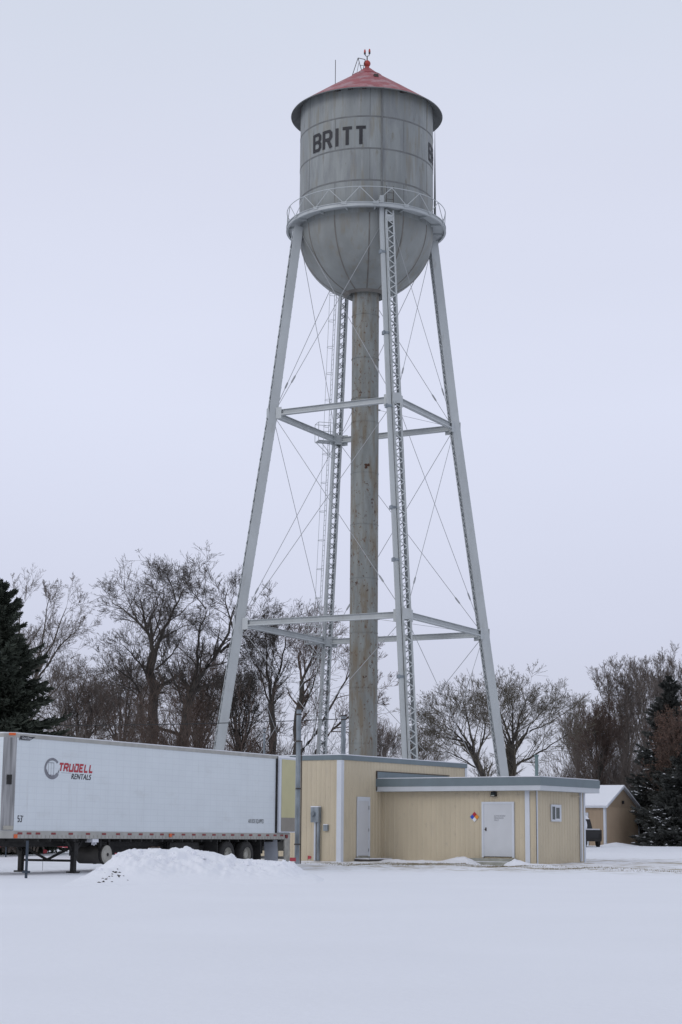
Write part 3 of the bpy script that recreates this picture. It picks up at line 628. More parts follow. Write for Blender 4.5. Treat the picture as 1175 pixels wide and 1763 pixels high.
qs, wd = strokes('TRUDELL', .20, .235, .062, .066, .22); side_txt(qs, 1.87, 2.985, 'redlogo', 'logo_lettering')
def side_font(txt, size, sx, u, z, m_, nm, shear=0, sp=1, bold=0):
    Vt, Ft = font_mesh(txt, size, sx, shear, sp); b = MB()
    for f in Ft: b.poly([(u+Vt[i].x, -.005, z+Vt[i].y) for i in f])
    if bold:
        for f in Ft: b.poly([(u+Vt[i].x+bold, -.0065, z+Vt[i].y+bold*.4) for i in f])
    return b.build(nm, m_, box_)
side_font('RENTALS', .235, 1.02, 2.5, 2.76, 'blacklogo', 'logo_lettering', .25, 1.06, .014)
qs, wd = strokes("53'", .085, .19, .03, .03, .05); side_txt(qs, -.03, 1.44, 'blacklogo', 'size_lettering')
side_font('AIR RIDE EQUIPPED', .205, .62, 13.2, 1.54, 'blacklogo', 'notice_lettering', .1)
# round logo: dark ring, doors inside, cut open to the right
b = MB(); cxl, czl = 1.55, 3.04; R0x, R0z = .39, .32
for i in range(40):
    a0, a1 = math.radians(40+i*8), math.radians(48+i*8)
    if i >= 36: continue
    th0, th1 = [1-(.24 if math.sin(a) > -.2 else .34) for a in (a0, a1)]
    b.poly([(cxl+R0x*math.cos(a)*k, -.005, czl+R0z*math.sin(a)*k) for a, k in ((a0, 1), (a1, 1), (a1, th1), (a0, th0))])
b.build('logo_ring', 'greylogo', box_)
b = MB()
for (x0, x1, z0, z1) in ((-.20, -.185, -.2, .17), (-.06, -.05, -.2, .19), (.07, .085, -.2, .17), (-.20, .085, .165, .18), (-.2, .085, -.2, -.185)): b.poly([(cxl+x0, -.004, czl+z0), (cxl+x1, -.004, czl+z0), (cxl+x1, -.004, czl+z1), (cxl+x0, -.004, czl+z1)])
b.poly([(cxl+.45, -.004, 2.93), (2.5, -.004, 2.93), (2.5, -.004, 2.938), (cxl+.45, -.004, 2.938)])
for k in range(3): b.poly([(cxl+.12+k*.07, -.007, czl-.26), (cxl+.16+k*.07, -.007, czl-.26+k*.03), (cxl+.36, -.007, czl+.0+.02*k), (cxl+.35, -.007, czl+.0-.03*k-.02)])
b.build('logo_lines', 'greylogo', box_)
# maker's swoosh near the top front corner
b = MB(); b.poly([(-.12, -.022, 3.79), (-.08, -.022, 3.83), (.02, -.022, 3.82), (.38, -.022, 3.82), (.66, -.022, 3.94), (.4, -.022, 3.93), (.1, -.022, 3.95), (-.08, -.022, 3.94)]); b.build('maker_emblem', 'blacklogo', box_)
Vt, Ft = font_mesh('Great Dane', .10, .92, .3); b = MB()
for f in Ft: b.poly([(.0+Vt[i].x, -.025, 3.85+Vt[i].y) for i in f])
b.build('maker_lettering', 'whitevinyl', box_)
# number on the nose, reading downwards
b = MB()
for i, ch in enumerate('177 35RS'.replace(' ', '')):
    Vt, Ft = font_mesh(ch, .13, .9)
    for f in Ft: b.poly([(U0-.275, .62-Vt[k].x, 3.38-i*.125+Vt[k].y) for k in f])
b.build('number_lettering', 'blacklogo', box_)
b = MB(); b.box(U0-.34, U0-.271, .78, 1.5, 3.5, 3.86); b.build('nose_fitting', 'under', box_)
b = MB(); b.box(U0-.30, U0-.271, .72, .76, 1.2, 3.88); b.build('nose_trim', 'palelogo', box_)
b = MB(); b.tube([(U0-.27, .86, 1.64), (U0-.33, .86, 1.64)], .08, 12); b.build('nose_coupling', 'under', box_)
# folded-back rear door, its liner facing out
b = MB(); b.box(15.2, 16.42, -.13, -.06, 1.22, 3.93); rd = b.build('rear_door', 'whitetrim', tr); tag(rd, 'cream lined door folded back along the side')
b = MB(); b.box(15.36, 16.38, -.145, -.131, 1.76, 3.88); b.build('door_liner', 'cream', rd)
b = MB(); b.box(15.36, 16.38, -.147, -.131, 1.26, 1.758); b.build('scuff_plate', 'scuff', rd)
b = MB(); b.box(15.14, 15.19, -.06, -.003, 1.2, 3.9); b.build('door_gap_shade', 'under', rd)  # black strip standing in for the dark shaded gap beside the folded door
b = MB(); b.box(15.22, 16.40, -.14, -.055, 3.932, 3.99); b.build('door_snow', 'snow', rd)
# landing gear
lg = MB()
for wv in (.3, 2.3):
    lg.box(3.13, 3.27, wv-.07, wv+.07, -.02, .97); lg.box(3.10, 3.30, wv-.1, wv+.1, .45, .97)
gear = lg.build('landing_gear', 'under', tr)
for wv in (.3, 2.3):
    b = MB(); b.box(3.06, 3.34, wv-.16, wv+.16, -.07, -.02); b.build('landing_foot', 'under', gear)
b = MB()
b.beam((3.2, .3, .30), (3.2, 2.3, .30), (0, 0, 1), .07, .06); b.beam((3.2, .36, .72), (3.2, 1.3, .32), (0, 0, 1), .07, .05); b.beam((3.2, 2.24, .72), (3.2, 1.3, .32), (0, 0, 1), .07, .05)
for wv in (.3, 2.3): b.beam((3.2, wv, .45), (3.64, wv, .95), (1, 0, 0), .05, .05); b.beam((3.2, wv, .5), (2.74, wv, .95), (1, 0, 0), .05, .05); b.beam((3.2, wv, .45), (3.2, wv+(.35 if wv < 1 else -.35), .95), (1, 0, 0), .05, .05)
b.tube([(3.2, .1, .86), (3.2, 2.4, .86)], .025, 6); b.build('landing_brace', 'under', gear)
# tank slung underneath
b = MB(); b.tube([(4.75, .15, .48), (4.75, 1.15, .48)], .29, 24); ft = b.build('air_tank', 'tankgrey', tr, smooth=True)
b = MB(); b.tube([(4.75, .15, .48), (4.75, .12, .48)], [.285, .22], 24); b.build('tank_end', 'capgrey', ft); b = MB(); b.tube([(4.75, .2, .48), (4.75, .26, .48)], .31, 24); b.tube([(4.75, .1, .48), (4.75, .118, .48)], .05, 8); b.tube([(4.75, .6, .26), (4.75, .6, .18)], .06, 8); b.box(4.48, 4.56, .22, .3, .6, .97); b.box(4.94, 5.02, .22, .3, .6, .97); b.build('tank_strap', 'under', ft)
# underframe
b = MB()
for wv in (.75, 1.75): b.box(.3, 16.0, wv, wv+.12, .72, .968)
for k in range(26): b.box(.4+k*.61, .48+k*.61, .05, 2.55, .88, .966)
b.box(10.6, 15.3, .6, .72, .45, .75); b.box(10.6, 15.3, 1.88, 2.0, .45, .75); b.box(8.6, 10.4, .3, .42, .5, .85)
b.box(5.3, 8.2, .9, 1.0, .45, .9)
under = b.build('underframe', 'under', tr)
for u in (14.2, 11.2): b = MB(); b.box(u, u+.04, .05, .7, .12, .95); b.build('mud_flap', 'under', tr)
b = MB(); b.poly([(15.42, .05, .95), (15.42, .62, .95), (15.5, .62, .12), (15.5, .05, .12)]); tag(b.build('mud_flap', 'palelogo', tr), 'pale mud flap at the rear')
b = MB(); b.box(16.05, 16.25, .0, 2.6, .55, .97); b.hexa([(15.85, -.02, .25), (16.25, -.02, .12), (16.25, .03, .12), (15.85, .03, .25), (15.85, -.02, .97), (16.25, -.02, .97), (16.25, .03, .97), (15.85, .03, .97)]); b.build('rear_frame', 'capgrey', tr)
b = MB(); b.beam((16.3, .1, .3), (16.3, 2.5, .3), (0, 0, 1), .1, .1); b.beam((16.2, .5, .3), (16.2, .5, .9), (1, 0, 0), .08, .08); b.beam((16.2, 2.1, .3), (16.2, 2.1, .9), (1, 0, 0), .08, .08); b.build('rear_bumper', 'alu', tr)
for u in (11.97, 13.28):
    b = MB(); b.tube([(u, .3, .42), (u, 2.3, .42)], .07, 10); ax_ = b.build('axle', 'under', tr)
    for side in (0, 1):
        for dual in (0, 1):
            w0 = (.06+dual*.33) if side == 0 else (2.54-dual*.33); s_ = 1 if side == 0 else -1
            b = MB(); prf = [(.27, 0), (.30, -.0), (.42, .0), (.48, .03), (.5, .07), (.5, .22), (.48, .26), (.42, .29), (.27, .29)]
            n_ = 40; i0 = 0
            for r, h in prf:
                for q in range(n_): a = 2*math.pi*q/n_; b.v.append((u+r*math.cos(a), w0+h*s_, .42+r*math.sin(a)))
            for k in range(len(prf)-1):
                for q in range(n_): b.f.append((k*n_+q, k*n_+(q+1) % n_, (k+1)*n_+(q+1) % n_, (k+1)*n_+q))
            wh = b.build('wheel', 'rubber', tr, smooth=True)
            b = MB(); prf = [(.285, .01), (.27, .03), (.24, .10), (.15, .12), (.13, .05), (.09, .03), (.001, .03)] if not dual else [(.27, .05), (.001, .08)]
            for r, h in prf:
                for q in range(n_): a = 2*math.pi*q/n_; b.v.append((u+r*math.cos(a), w0+h*s_, .42+r*math.sin(a)))
            for k in range(len(prf)-1):
                for q in range(n_): b.f.append((k*n_+q, k*n_+(q+1) % n_, (k+1)*n_+(q+1) % n_, (k+1)*n_+q))
            b.build('rim', 'capgrey', wh)
b = MB(); b.box(3.78, 4.1, .02, .3, .86, .965); b.tube([(3.8, .05, .88), (3.8, .05, .78)], .02, 5); b.tube([(3.9, .05, .88), (3.9, .05, .76)], .02, 5); b.tube([(4.0, .05, .88), (4.0, .05, .79)], .02, 5); b.build('packed_snow', 'snow', under)

# ------------------------------------------------------------------ snow piles
PX = [(-7.05, 0), (-6.7, .12), (-6.35, .34), (-6.0, .58), (-5.85, .76), (-5.6, .86), (-5.15, .88), (-4.7, .89), (-4.2, .90), (-3.95, .86), (-3.4, .80), (-3.1, .70), (-2.95, .74), (-2.8, .60), (-2.3, .58), (-1.9, .56), (-1.5, .54), (-1.25, .45), (-1.0, .26), (-.6, .12), (-.2, 0)]
def pile(name, label, pts, yc, front, back, seed, nx_=220, ny_=70):
    x0, x1 = pts[0][0], pts[-1][0]; V = []; 
    for j in range(ny_):
        for i in range(nx_):
            x = x0+(x1-x0)*i/(nx_-1); h = np.interp(x, [p[0] for p in pts], [p[1] for p in pts])*(.95 if seed == 11 else 1); c = yc(x); t = j/(ny_-1)
            y = c-front+(front+back)*t
            d = (c-y)/front if y < c else (y-c)/back
            d2 = min(1, max(0, d)); prof = (1-d2)**1.25*(1+.35*d2) if y < c else (1-d2**1.6)
            n1 = noise.noise(Vector((x*1.3, y*1.1, seed)))*.18+noise.noise(Vector((x*3.4, y*3.0, seed+3)))*.13+noise.noise(Vector((x*8, y*7, seed+5)))*.06
            hh = h*prof*(1+n1*2*math.sin(min(1, d2*1.2)*math.pi))+n1*.10*min(1, h*2)*(1-d2)
            edge = min(1, 6*min(i/(nx_-1), 1-i/(nx_-1), t, 1-t)*3)
            V.append((x, y, gz(x, y)-.04*(1-edge)-.015+hh*edge+.02*edge))
    F = [(j*nx_+i, j*nx_+i+1, (j+1)*nx_+i+1, (j+1)*nx_+i) for j in range(ny_-1) for i in range(nx_-1)]
    o = np_mesh(name, np.array(V), np.array(F), 'snow', smooth=True); tag(o, label, 'snow pile', 'snow piles'); return o
bigp = pile('snow_pile', 'long lumpy ploughed snow pile heaped in front of the trailer', PX, lambda x: 47.0+(x+7)*.62, 3.4, 1.5, 11)
b = MB(); rr = random.Random(3); bpy.context.view_layer.update()
for k in range(26):
    cxy = rr.choice([(-5.72, 45.9, .07, .25), (-5.60, 45.7, .06, .2), (-5.50, 45.4, .12, .3), (-5.8, 44.9, .05, .2)]); x = rr.gauss(cxy[0], cxy[2]); y = rr.gauss(cxy[1], cxy[3]); s_ = rr.uniform(.010, .042)
    ok, hit, nn, _ = bigp.ray_cast(Vector((x, y, 5)), Vector((0, 0, -1)))
    if not ok: continue
    z = hit.z; pts = [(x+s_*math.cos(a)*rr.uniform(.6, 1.9), y+s_*math.sin(a), z+rr.uniform(-.2, .2)*s_) for a in (0, 1.2, 2.4, 3.7, 5)]; top = (x+rr.uniform(-.4, .4)*s_, y, z+s_*rr.uniform(.3, .8)); bot = (x, y, z-s_)
    for i in range(5): b.poly([pts[i], pts[(i+1) % 5], top]); b.poly([pts[(i+1) % 5], pts[i], bot])
b.build('soil_clod', 'soil', bigp)
b = MB()
for k in range(110):
    x = rr.uniform(-6.3, -1.2); y = 47.0+(x+7)*.62+rr.gauss(-.55, .55); s_ = rr.uniform(.02, .065)*(1.5 if rr.random() < .12 else 1)
    ok, hit, nn, _ = bigp.ray_cast(Vector((x, y, 5)), Vector((0, 0, -1)))
    if not ok or hit.z < .12: continue
    z = hit.z; n5 = 6; lo = []; hi = []
    for i in range(n5):
        a = i/n5*2*math.pi; r = s_*rr.uniform(.7, 1.3); lo.append((x+r*math.cos(a), y+r*math.sin(a), z-s_*.5)); r *= rr.uniform(.5, .9); hi.append((x+r*math.cos(a), y+r*math.sin(a), z+s_*rr.uniform(.3, .8)))
    for i in range(n5): j = (i+1) % n5; b.poly([lo[i], lo[j], hi[j]]); b.poly([lo[i], hi[j], hi[i]])
    b.poly(hi)
tag(b.build('snow_chunks', 'snow', bigp), kind='stuff')
pile('snow_pile', 'small snow mound left of the concrete steps against tan wall', [(3.3, 0), (4.2, .10), (4.8, .24), (5.15, .26), (5.45, .16), (5.7, .04), (5.85, 0)], lambda x: 73.2-(x-5)*.6, .9, .7, 21, 90, 40)
pile('snow_pile', 'small snow heap right of the concrete steps by the corner', [(6.5, 0), (6.75, .14), (7.0, .25), (7.2, .20), (7.6, .10), (8.3, .04), (8.7, 0)], lambda x: 71.5-(x-7)*.35, .6, .5, 31, 80, 36)
pile('snow_pile', 'low snow ridge along tan wall between doorstep and steps', [(1.2, 0), (1.6, .08), (2.2, .11), (3.0, .07), (3.7, .1), (4.3, .03), (4.5, 0)], lambda x: 74.9-(x-2)*.55, .5, .6, 41, 90, 30)
pile('snow_pile', 'snow drift at the foot of the brown shed corner', [(19.6, 0), (20.4, .15), (21.2, .28), (22.2, .15), (23.4, 0)], lambda x: 136.6+(x-20)*.9, 1.2, .8, 51, 50, 20)
# dry grass tufts poking through near the wall
b = MB(); rr = random.Random(5)
for k in range(5200):
    c = rr.choice([(2.9, 72.6, .6, .25), (4.2, 71.8, .7, .2), (6.4, 70.6, .8, .15), (9.0, 68.5, 1.0, .3), (7.3, 70.9, .7, .12), (12.5, 66, 2, .8), (1.2, 71, 1.0, .5)])
    x, y = rr.gauss(c[0], c[2]), rr.gauss(c[1], c[3]); z = gz(x, y)-.01; h = rr.uniform(.02, .075); dx = rr.uniform(-.03, .03)
    b.poly([(x-.008, y, z), (x+.008, y, z), (x+dx, y+rr.uniform(-.02, .02), z+h)])
M['grass'] = mat('dry_grass', (.26, .21, .12), .9, col2=(.15, .13, .07), vscale=3)
tag(b.build('dry_grass', 'grass'), 'dry grass stubble poking through thin snow by the wall', kind='stuff')
b = MB(); b.poly([(2.14, 14.0, gz(2.17, 14)+.012), (2.18, 13.97, gz(2.17, 14)+.02), (2.215, 14.0, gz(2.17, 14)+.013), (2.19, 14.03, gz(2.17, 14)+.03), (2.15, 14.03, gz(2.17, 14)+.02)]); tag(b.build('fallen_leaf', 'orange'), 'single small orange brown leaf lying on the open snow', 'leaf')
# ------------------------------------------------------------------ small markers
def flag(label, x, y, z, h, m_='reddot', s_=.1):
    t = thing('marker_flag', label, 'flag', (x, y, z), 0, 'small red marker flags'); b = MB(); b.tube([(0, 0, -.05), (0, 0, h)], .006, 5); b.build('wire', 'darksteel', t)
    b = MB(); b.hexa([(0, -.002, h-s_*1.2), (s_, .01, h-s_*.9), (s_, .014, h-s_*.9), (0, .002, h-s_*1.2), (0, -.002, h), (s_*1.1, .02, h-s_*.2), (s_*1.1, .024, h-s_*.2), (0, .002, h)]); b.build('flag_cloth', m_, t)
flag('small red flag in the snow between the trailer landing legs', -9.4, 57.5, .0, .62, s_=.12)
flag('small red flag in the snow just right of the slung air tank', -6.62, 53.5, -.05, .62, s_=.13)
flag('small red flag at the foot of tan wall left of the electric meter', lf(-.12, 1.56, 0).x, lf(-.12, 1.56, 0).y, .1, .2, s_=.13)
mk = thing('marker_stake', 'short orange red stake at the foot of the tall thick post', 'stake', (-1.93, 69.8, .05)); b = MB(); b.box(-.03, .03, -.01, .01, -.1, .32); b.build('stake', 'orange', mk); b = MB(); b.box(.03, .3, -.012, .0, .08, .22); b.build('ribbon', 'reddot', mk)
mk = thing('fence_stake', 'thin dark blue metal post standing in front of the trailer landing leg', 'post', (-8.62, 50.0, -.1)); b = MB(); b.beam((0, 0, 0), (0, 0, 1.02), (1, 0, 0), .075, .012); b.beam((0, .03, 0), (0, .03, 1.02), (0, 1, 0), .05, .012); b.build('post', 'stakeblue', mk)
b = MB(); b.beam((0, -.01, .14), (.0, -.01, .2), (1, 0, 0), .22, .02); b.build('anchor_plate', 'stakeblue', mk)
# slatted red snow fence behind the trailer nose
nf = thing('snow_fence', 'pink red slatted plastic fence sagging behind the trailer nose', 'fence', (-20, 76, 0)); b = MB()
for k in range(90):
    x = k*.13; sag = .08*math.sin(x*1.1); b.box(x, x+.05, 0, .012, .52+sag, 1.0+sag*.6)
for zz in (.55, .95): 
    for k in range(45): x = k*.26; b.beam((x, .015, zz+.08*math.sin(x*1.1)), (x+.26, .015, zz+.08*math.sin((x+.26)*1.1)), (0, 0, 1), .05, .008)
b.build('slat_panel', 'reddot', nf)
for x in (.0, 3.0, 6.0, 9.0, 11.6): b = MB(); b.tube([(x, .04, 0), (x, .04, 1.15)], .03, 6); b.build('post', 'stakeblue', nf)

# ------------------------------------------------------------------ brown shed far right
SH = thing('brown_shed', 'brown metal shed with snowy gable roof in front of spruce trees', 'shed', (20.5, 138, .35), math.atan2(.9, .435))
GW, LW, EH, RH = 8.9, 11, 3.1, 4.68
b = MB(); ribbed(b, (0, 0), (GW, 0), -.1, EH, (0, -1), .3, .02); ribbed(b, (0, 0), (0, LW), -.1, EH, (-1, 0), .3, .02); ribbed(b, (GW, 0), (GW, LW), -.1, EH, (1, 0), .3, .02)
for y in (0, LW): b.poly([(0, y, EH), (GW, y, EH), (GW/2, y, RH)])
b.build('wall', 'tan2', SH)
for s_ in (0, 1):
    e, r_ = (-.25, GW/2) if s_ == 0 else (GW+.25, GW/2); sl_ = (RH-EH)/(GW/2); ze = EH-.25*sl_
    b = MB(); P = [(e, -.25, ze), (r_, -.25, RH), (r_, LW+.25, RH), (e, LW+.25, ze)]; b.hexa([(x, y, z+.01) for x, y, z in P]+[(x, y, z+.1) for x, y, z in P]); rp = b.build('roof', 'whitetrim', SH)
    b = MB(); P = [(e+(.05 if s_ == 0 else -.05), -.22, ze+.03), (r_, -.22, RH), (r_, LW+.2, RH), (e+(.05 if s_ == 0 else -.05), LW+.2, ze+.03)]; b.hexa([(x, y, z+.101) for x, y, z in P]+[(x, y, z+.2) for x, y, z in P]); b.build('roof_snow', 'snow', rp)
b = MB(); b.box(-.05, .12, -.05, -.021, 0, EH); b.box(-.05, -.021, -.05, .15, 0, EH); b.box(GW-.15, GW+.05, -.05, -.021, 0, EH); b.build('corner_trim', 'whitetrim', SH)
b = MB(); b.box(-.06, -.021, 1.5, 4.7, 0, 2.5); gd = b.build('garage_door', 'door', SH); b = MB(); b.box(-.09, -.021, 1.35, 1.5, 0, 2.65); b.box(-.09, -.021, 4.7, 4.85, 0, 2.65); b.box(-.09, -.021, 1.5, 4.7, 2.5, 2.65); b.build('door_frame', 'whitetrim', gd)
b = MB(); b.box(GW/2-.12, GW/2+.12, -.16, -.021, 3.4, 3.65); b.build('gable_lamp', 'black', SH)
# parked pickup half hidden by the building
pk = thing('pickup_truck', 'black pickup with snow covered cab parked by the brown shed, mostly hidden', 'truck', (17.5, 128.6, .47), math.radians(97))
b = MB()       # x forward, y across (rear end faces the camera's right)
b.box(-1.5, 3.9, -.95, .95, .42, .98); b.hexa([(.7, -.9, .98), (2.5, -.9, .98), (2.5, .9, .98), (.7, .9, .98), (.85, -.75, 1.62), (2.1, -.75, 1.62), (2.1, .75, 1.62), (.85, .75, 1.62)]); b.v = [(x, y, z*1.2) for x, y, z in b.v]; body = b.build('body', 'black', pk)
b = MB(); b.box(-1.62, -1.5, -.9, .9, .38, .58); b.box(-1.53, -1.5, -.92, -.78, .62, .92); b.box(-1.53, -1.5, .78, .92, .62, .92); b.build('bumper', 'under', body)
b = MB(); b.hexa([(.9, -.72, 1.62), (2.05, -.72, 1.62), (2.05, .72, 1.62), (.9, .72, 1.62), (1.1, -.5, 1.85), (1.9, -.5, 1.85), (1.9, .5, 1.85), (1.1, .5, 1.85)])
b.box(-1.35, .6, -.85, .85, .981, 1.05); b.tube([(-1.0, .3, 1.0), (-.2, .3, 1.25), (.5, .3, 1.0)], [.3, .55, .3], 16); b.v = [(x, y, z*1.2) for x, y, z in b.v]; b.build('snow_cover', 'snow', body)
for x in (-.75, 2.9):
    for y in (-.86, .86):
        b = MB(); b.tube([(x, y-.12, .36), (x, y-.09, .36), (x, y+.09, .36), (x, y+.12, .36)], [.30, .37, .37, .30], 24); wh = b.build('wheel', 'rubber', pk)
        b = MB(); s_ = 1 if y > 0 else -1; b.tube([(x, y+.121*s_, .36), (x, y+.125*s_, .36)], .2, 16); b.build('rim', 'alu', wh)
# pale house and bench glimpsed behind the spruce
hs = thing('pale_house', 'pale grey house corner glimpsed beneath the spruce boughs', 'house', (26.4, 156, .5), 0)
b = MB(); ribbed(b, (-1.6, 0), (12, 0), 0, 3, (0, -1), .3, .02); b.poly([(-1.6, 0, 0), (-1.6, 8, 0), (-1.6, 8, 3), (-1.6, 0, 3)]); b.build('wall', 'whitetrim', hs)
b = MB(); b.hexa([(-2, -.5, 2.9), (12.4, -.5, 2.9), (12.4, 4, 4.6), (-2, 4, 4.6), (-2, -.5, 3.1), (12.4, -.5, 3.1), (12.4, 4, 4.8), (-2, 4, 4.8)]); b.build('roof', 'snow', hs)
b = MB(); b.box(-.9, .1, -.06, -.021, .1, 2.1); b.build('door', 'darksteel', hs)
bn = thing('garden_bench', 'small dark wooden bench by the pale house under spruce', 'bench', (25.55, 151, .56), 0)
b = MB(); b.box(-.6, .6, -.2, .2, .4, .45); b.build('seat', 'darksteel', bn); b = MB(); b.box(-.6, .6, .2, .24, .55, .85); b.build('backrest', 'darksteel', bn)
for x in (-.5, .5): b = MB(); b.box(x-.04, x+.04, -.18, .22, 0, .4); b.build('leg', 'darksteel', bn)
b = MB(); b.box(-.6, .6, -.2, .2, .451, .52); b.build('seat_snow', 'snow', bn)

# ------------------------------------------------------------------ trees
def norm(a): return a/np.maximum(1e-9, np.linalg.norm(a, axis=-1, keepdims=True))
def march(rng, P0, D0, L_, seg, wander, trop, bend=None):
    n = len(P0); P = np.zeros((n, seg+1, 3)); P[:, 0] = P0; D = D0.copy(); p = P0.copy(); Ds = np.zeros((n, seg+1, 3)); Ds[:, 0] = D0
    for s_ in range(seg):
        D = norm(D+rng.normal(0, wander, (n, 3))+np.array([0, 0, trop])+(bend if bend is not None else 0)); p = p+D*(L_/seg)[:, None]; P[:, s_+1] = p; Ds[:, s_+1] = D
    return P, Ds
def spawn(rng, P, Ds, R, L_, nc, t0, ang, lr, rr_, tpow=1.0, upb=0.):
    n, S = P.shape[0], P.shape[1]-1; t = t0+(1-t0)*rng.random((n, nc))**tpow; t[:, 0] = .999; t = np.minimum(t, .999); f = t*S; i = f.astype(int); a = f-i
    I = np.arange(n)[:, None]; p = P[I, i]*(1-a[..., None])+P[I, i+1]*a[..., None]; d = norm(Ds[I, i+1]); r = R[I, i]*(1-a)+R[I, i+1]*a
    rv = rng.normal(0, 1, (n, nc, 3)); rv[..., 2] += upb; perp = norm(rv-d*(rv*d).sum(-1, keepdims=True)); A = np.radians(rng.normal(ang, ang*.22, (n, nc))); A[:, 0] *= .3
    D = norm(d*np.cos(A)[..., None]+perp*np.sin(A)[..., None]); L2 = L_[:, None]*lr*rng.uniform(.55, 1.25, (n, nc))*(1.12-.55*t)
    return p.reshape(-1, 3), D.reshape(-1, 3), L2.reshape(-1), (np.minimum(r*rr_, r*.95)).reshape(-1)
def tubes(P, R, sides):
    n, S1 = P.shape[:2]; T = np.gradient(P, axis=1); T = norm(T); ref = np.where(np.abs(T[..., 2:3]) < .8, np.array([0, 0, 1.]), np.array([1., 0, 0])); U = norm(np.cross(T, ref)); W = np.cross(T, U)
    a = np.arange(sides)*2*np.pi/sides; V = P[:, :, None]+R[:, :, None, None]*(np.cos(a)[:, None]*U[:, :, None]+np.sin(a)[:, None]*W[:, :, None])
    idx = np.arange(n*S1*sides).reshape(n, S1, sides); A = idx[:, :-1]; B = idx[:, 1:]
    F = np.stack([A, np.roll(A, -1, 2), np.roll(B, -1, 2), B], -1).reshape(-1, 4); return V.reshape(-1, 3), F
def merge(parts):
    Vs, Fs, o = [], [], 0
    for V, F in parts: Vs.append(V); Fs.append(F+o); o += len(V)
    return np.concatenate(Vs), np.concatenate(Fs)
def resample(pts, n):
    pts = np.array(pts, float); d = np.r_[0, np.cumsum(np.linalg.norm(np.diff(pts, axis=0), axis=1))]; t = np.linspace(0, d[-1], n+1); return np.stack([np.interp(t, d, pts[:, k]) for k in range(3)], 1), d[-1]
def bare_tree(name, label, loc, limbs, r0, seed, levels, mats=('bark', 'twig'), group=None, twig_r=.009, leaves=None, base=6.6, squash=None):
    """limbs: list of (points [(x,z)...] in m, start radius, end radius, depth drift)"""
    rng = np.random.default_rng(seed); t = thing(name, label, 'tree', loc, 0, 'bare winter trees'); trunk = []; Pn, Rn, Ln = [], [], []; S = 10
    for pts, ra, rb, dy in limbs:
        k = len(pts); p3 = [(x, dy*(i/(k-1))**1.2, z) for i, (x, z) in enumerate(pts)] if not isinstance(dy, tuple) else [(x, dy[0]+(dy[1]-dy[0])*i/(k-1), z) for i, (x, z) in enumerate(pts)]
        if pts[0][1] > .3:                              # stop the thick limb short of the crown edge: twigs carry on
            p3 = [tuple(q) for q in resample(p3, 20)[0][:16]]; ra, rb = ra*.72, rb*.7
        P, L_ = resample(p3, S); P[1:-1] += rng.normal(0, L_*.008, (S-1, 3)); R = np.linspace(ra, rb, S+1)
        if pts[0][1] <= .3: R[0] *= 1.35
        Pn.append(P); Rn.append(R); Ln.append(L_)
    P = np.stack(Pn); R = np.stack(Rn); L_ = np.array(Ln); trunk.append(tubes(P, R, 10)); V, F = merge(trunk); np_mesh('trunk', V, F, mats[0], t, smooth=True)
    Ds = norm(np.gradient(P, axis=1)); crown = []
    for li, (nc, t0, ang, lr, rr_, seg, wander, trop, sides, tp) in enumerate(levels):
        if li == 0: Lp = np.full(len(L_), base)
        else: Lp = L_
        p0, d0, l2, r2 = spawn(rng, P, Ds, R, Lp, nc, t0, ang, lr, rr_, tp, .3)
        keep = p0[:, 2] > 1.6; p0, d0, l2, r2 = p0[keep], d0[keep], l2[keep], r2[keep]
        r2 = np.maximum(r2, twig_r); P, Ds = march(rng, p0, d0, l2, seg, wander, trop); R = r2[:, None]*np.linspace(1, .25, seg+1)[None]; R = np.maximum(R, twig_r*.75); L_ = l2; crown.append(tubes(P, R, sides))
    V, F = merge(crown); np_mesh('crown', V, F, mats[1], t)
    if squash: t.scale = squash
    if leaves:
        cnt, sz, lm = leaves; tips = P[:, -1]; I = rng.integers(0, len(P), cnt); J_ = rng.integers(0, P.shape[1], cnt); c = P[I, J_]+rng.normal(0, .05, (cnt, 3)); a = norm(rng.normal(0, 1, (cnt, 3)))*sz; bb = norm(rng.normal(0, 1, (cnt, 3)))*sz
        V = np.stack([c, c+a, c+bb], 1).reshape(-1, 3); np_mesh('dead_leaves', V, np.arange(cnt*3).reshape(-1, 3), lm, t)
    return t
def px(D, x0, pts):                       # sketch units (1175-wide picture at distance D) to metres
    k = D/3050.; return [((x-x0)*k, max(0, (1458-y)*k)) for x, y in pts]
GEN = [(11, .12, 38, .46, .5, 9, .055, .015, 5, .85), (8, .1, 38, .55, .5, 7, .07, .01, 3, .9), (5, .12, 38, .60, .6, 5, .07, .01, 3, 1), (3, .15, 38, .72, .75, 4, .07, .01, 3, 1)]
LOC = [(10, .12, 42, .48, .5, 10, .10, -.005, 5, .85), (8, .1, 40, .56, .5, 8, .10, -.01, 3, .9), (5, .1, 40, .62, .6, 6, .09, .0, 3, 1), (3, .15, 36, .80, .75, 4, .07, .02, 3, 1)]
D = 114; s = lambda l: px(D, 268, l)
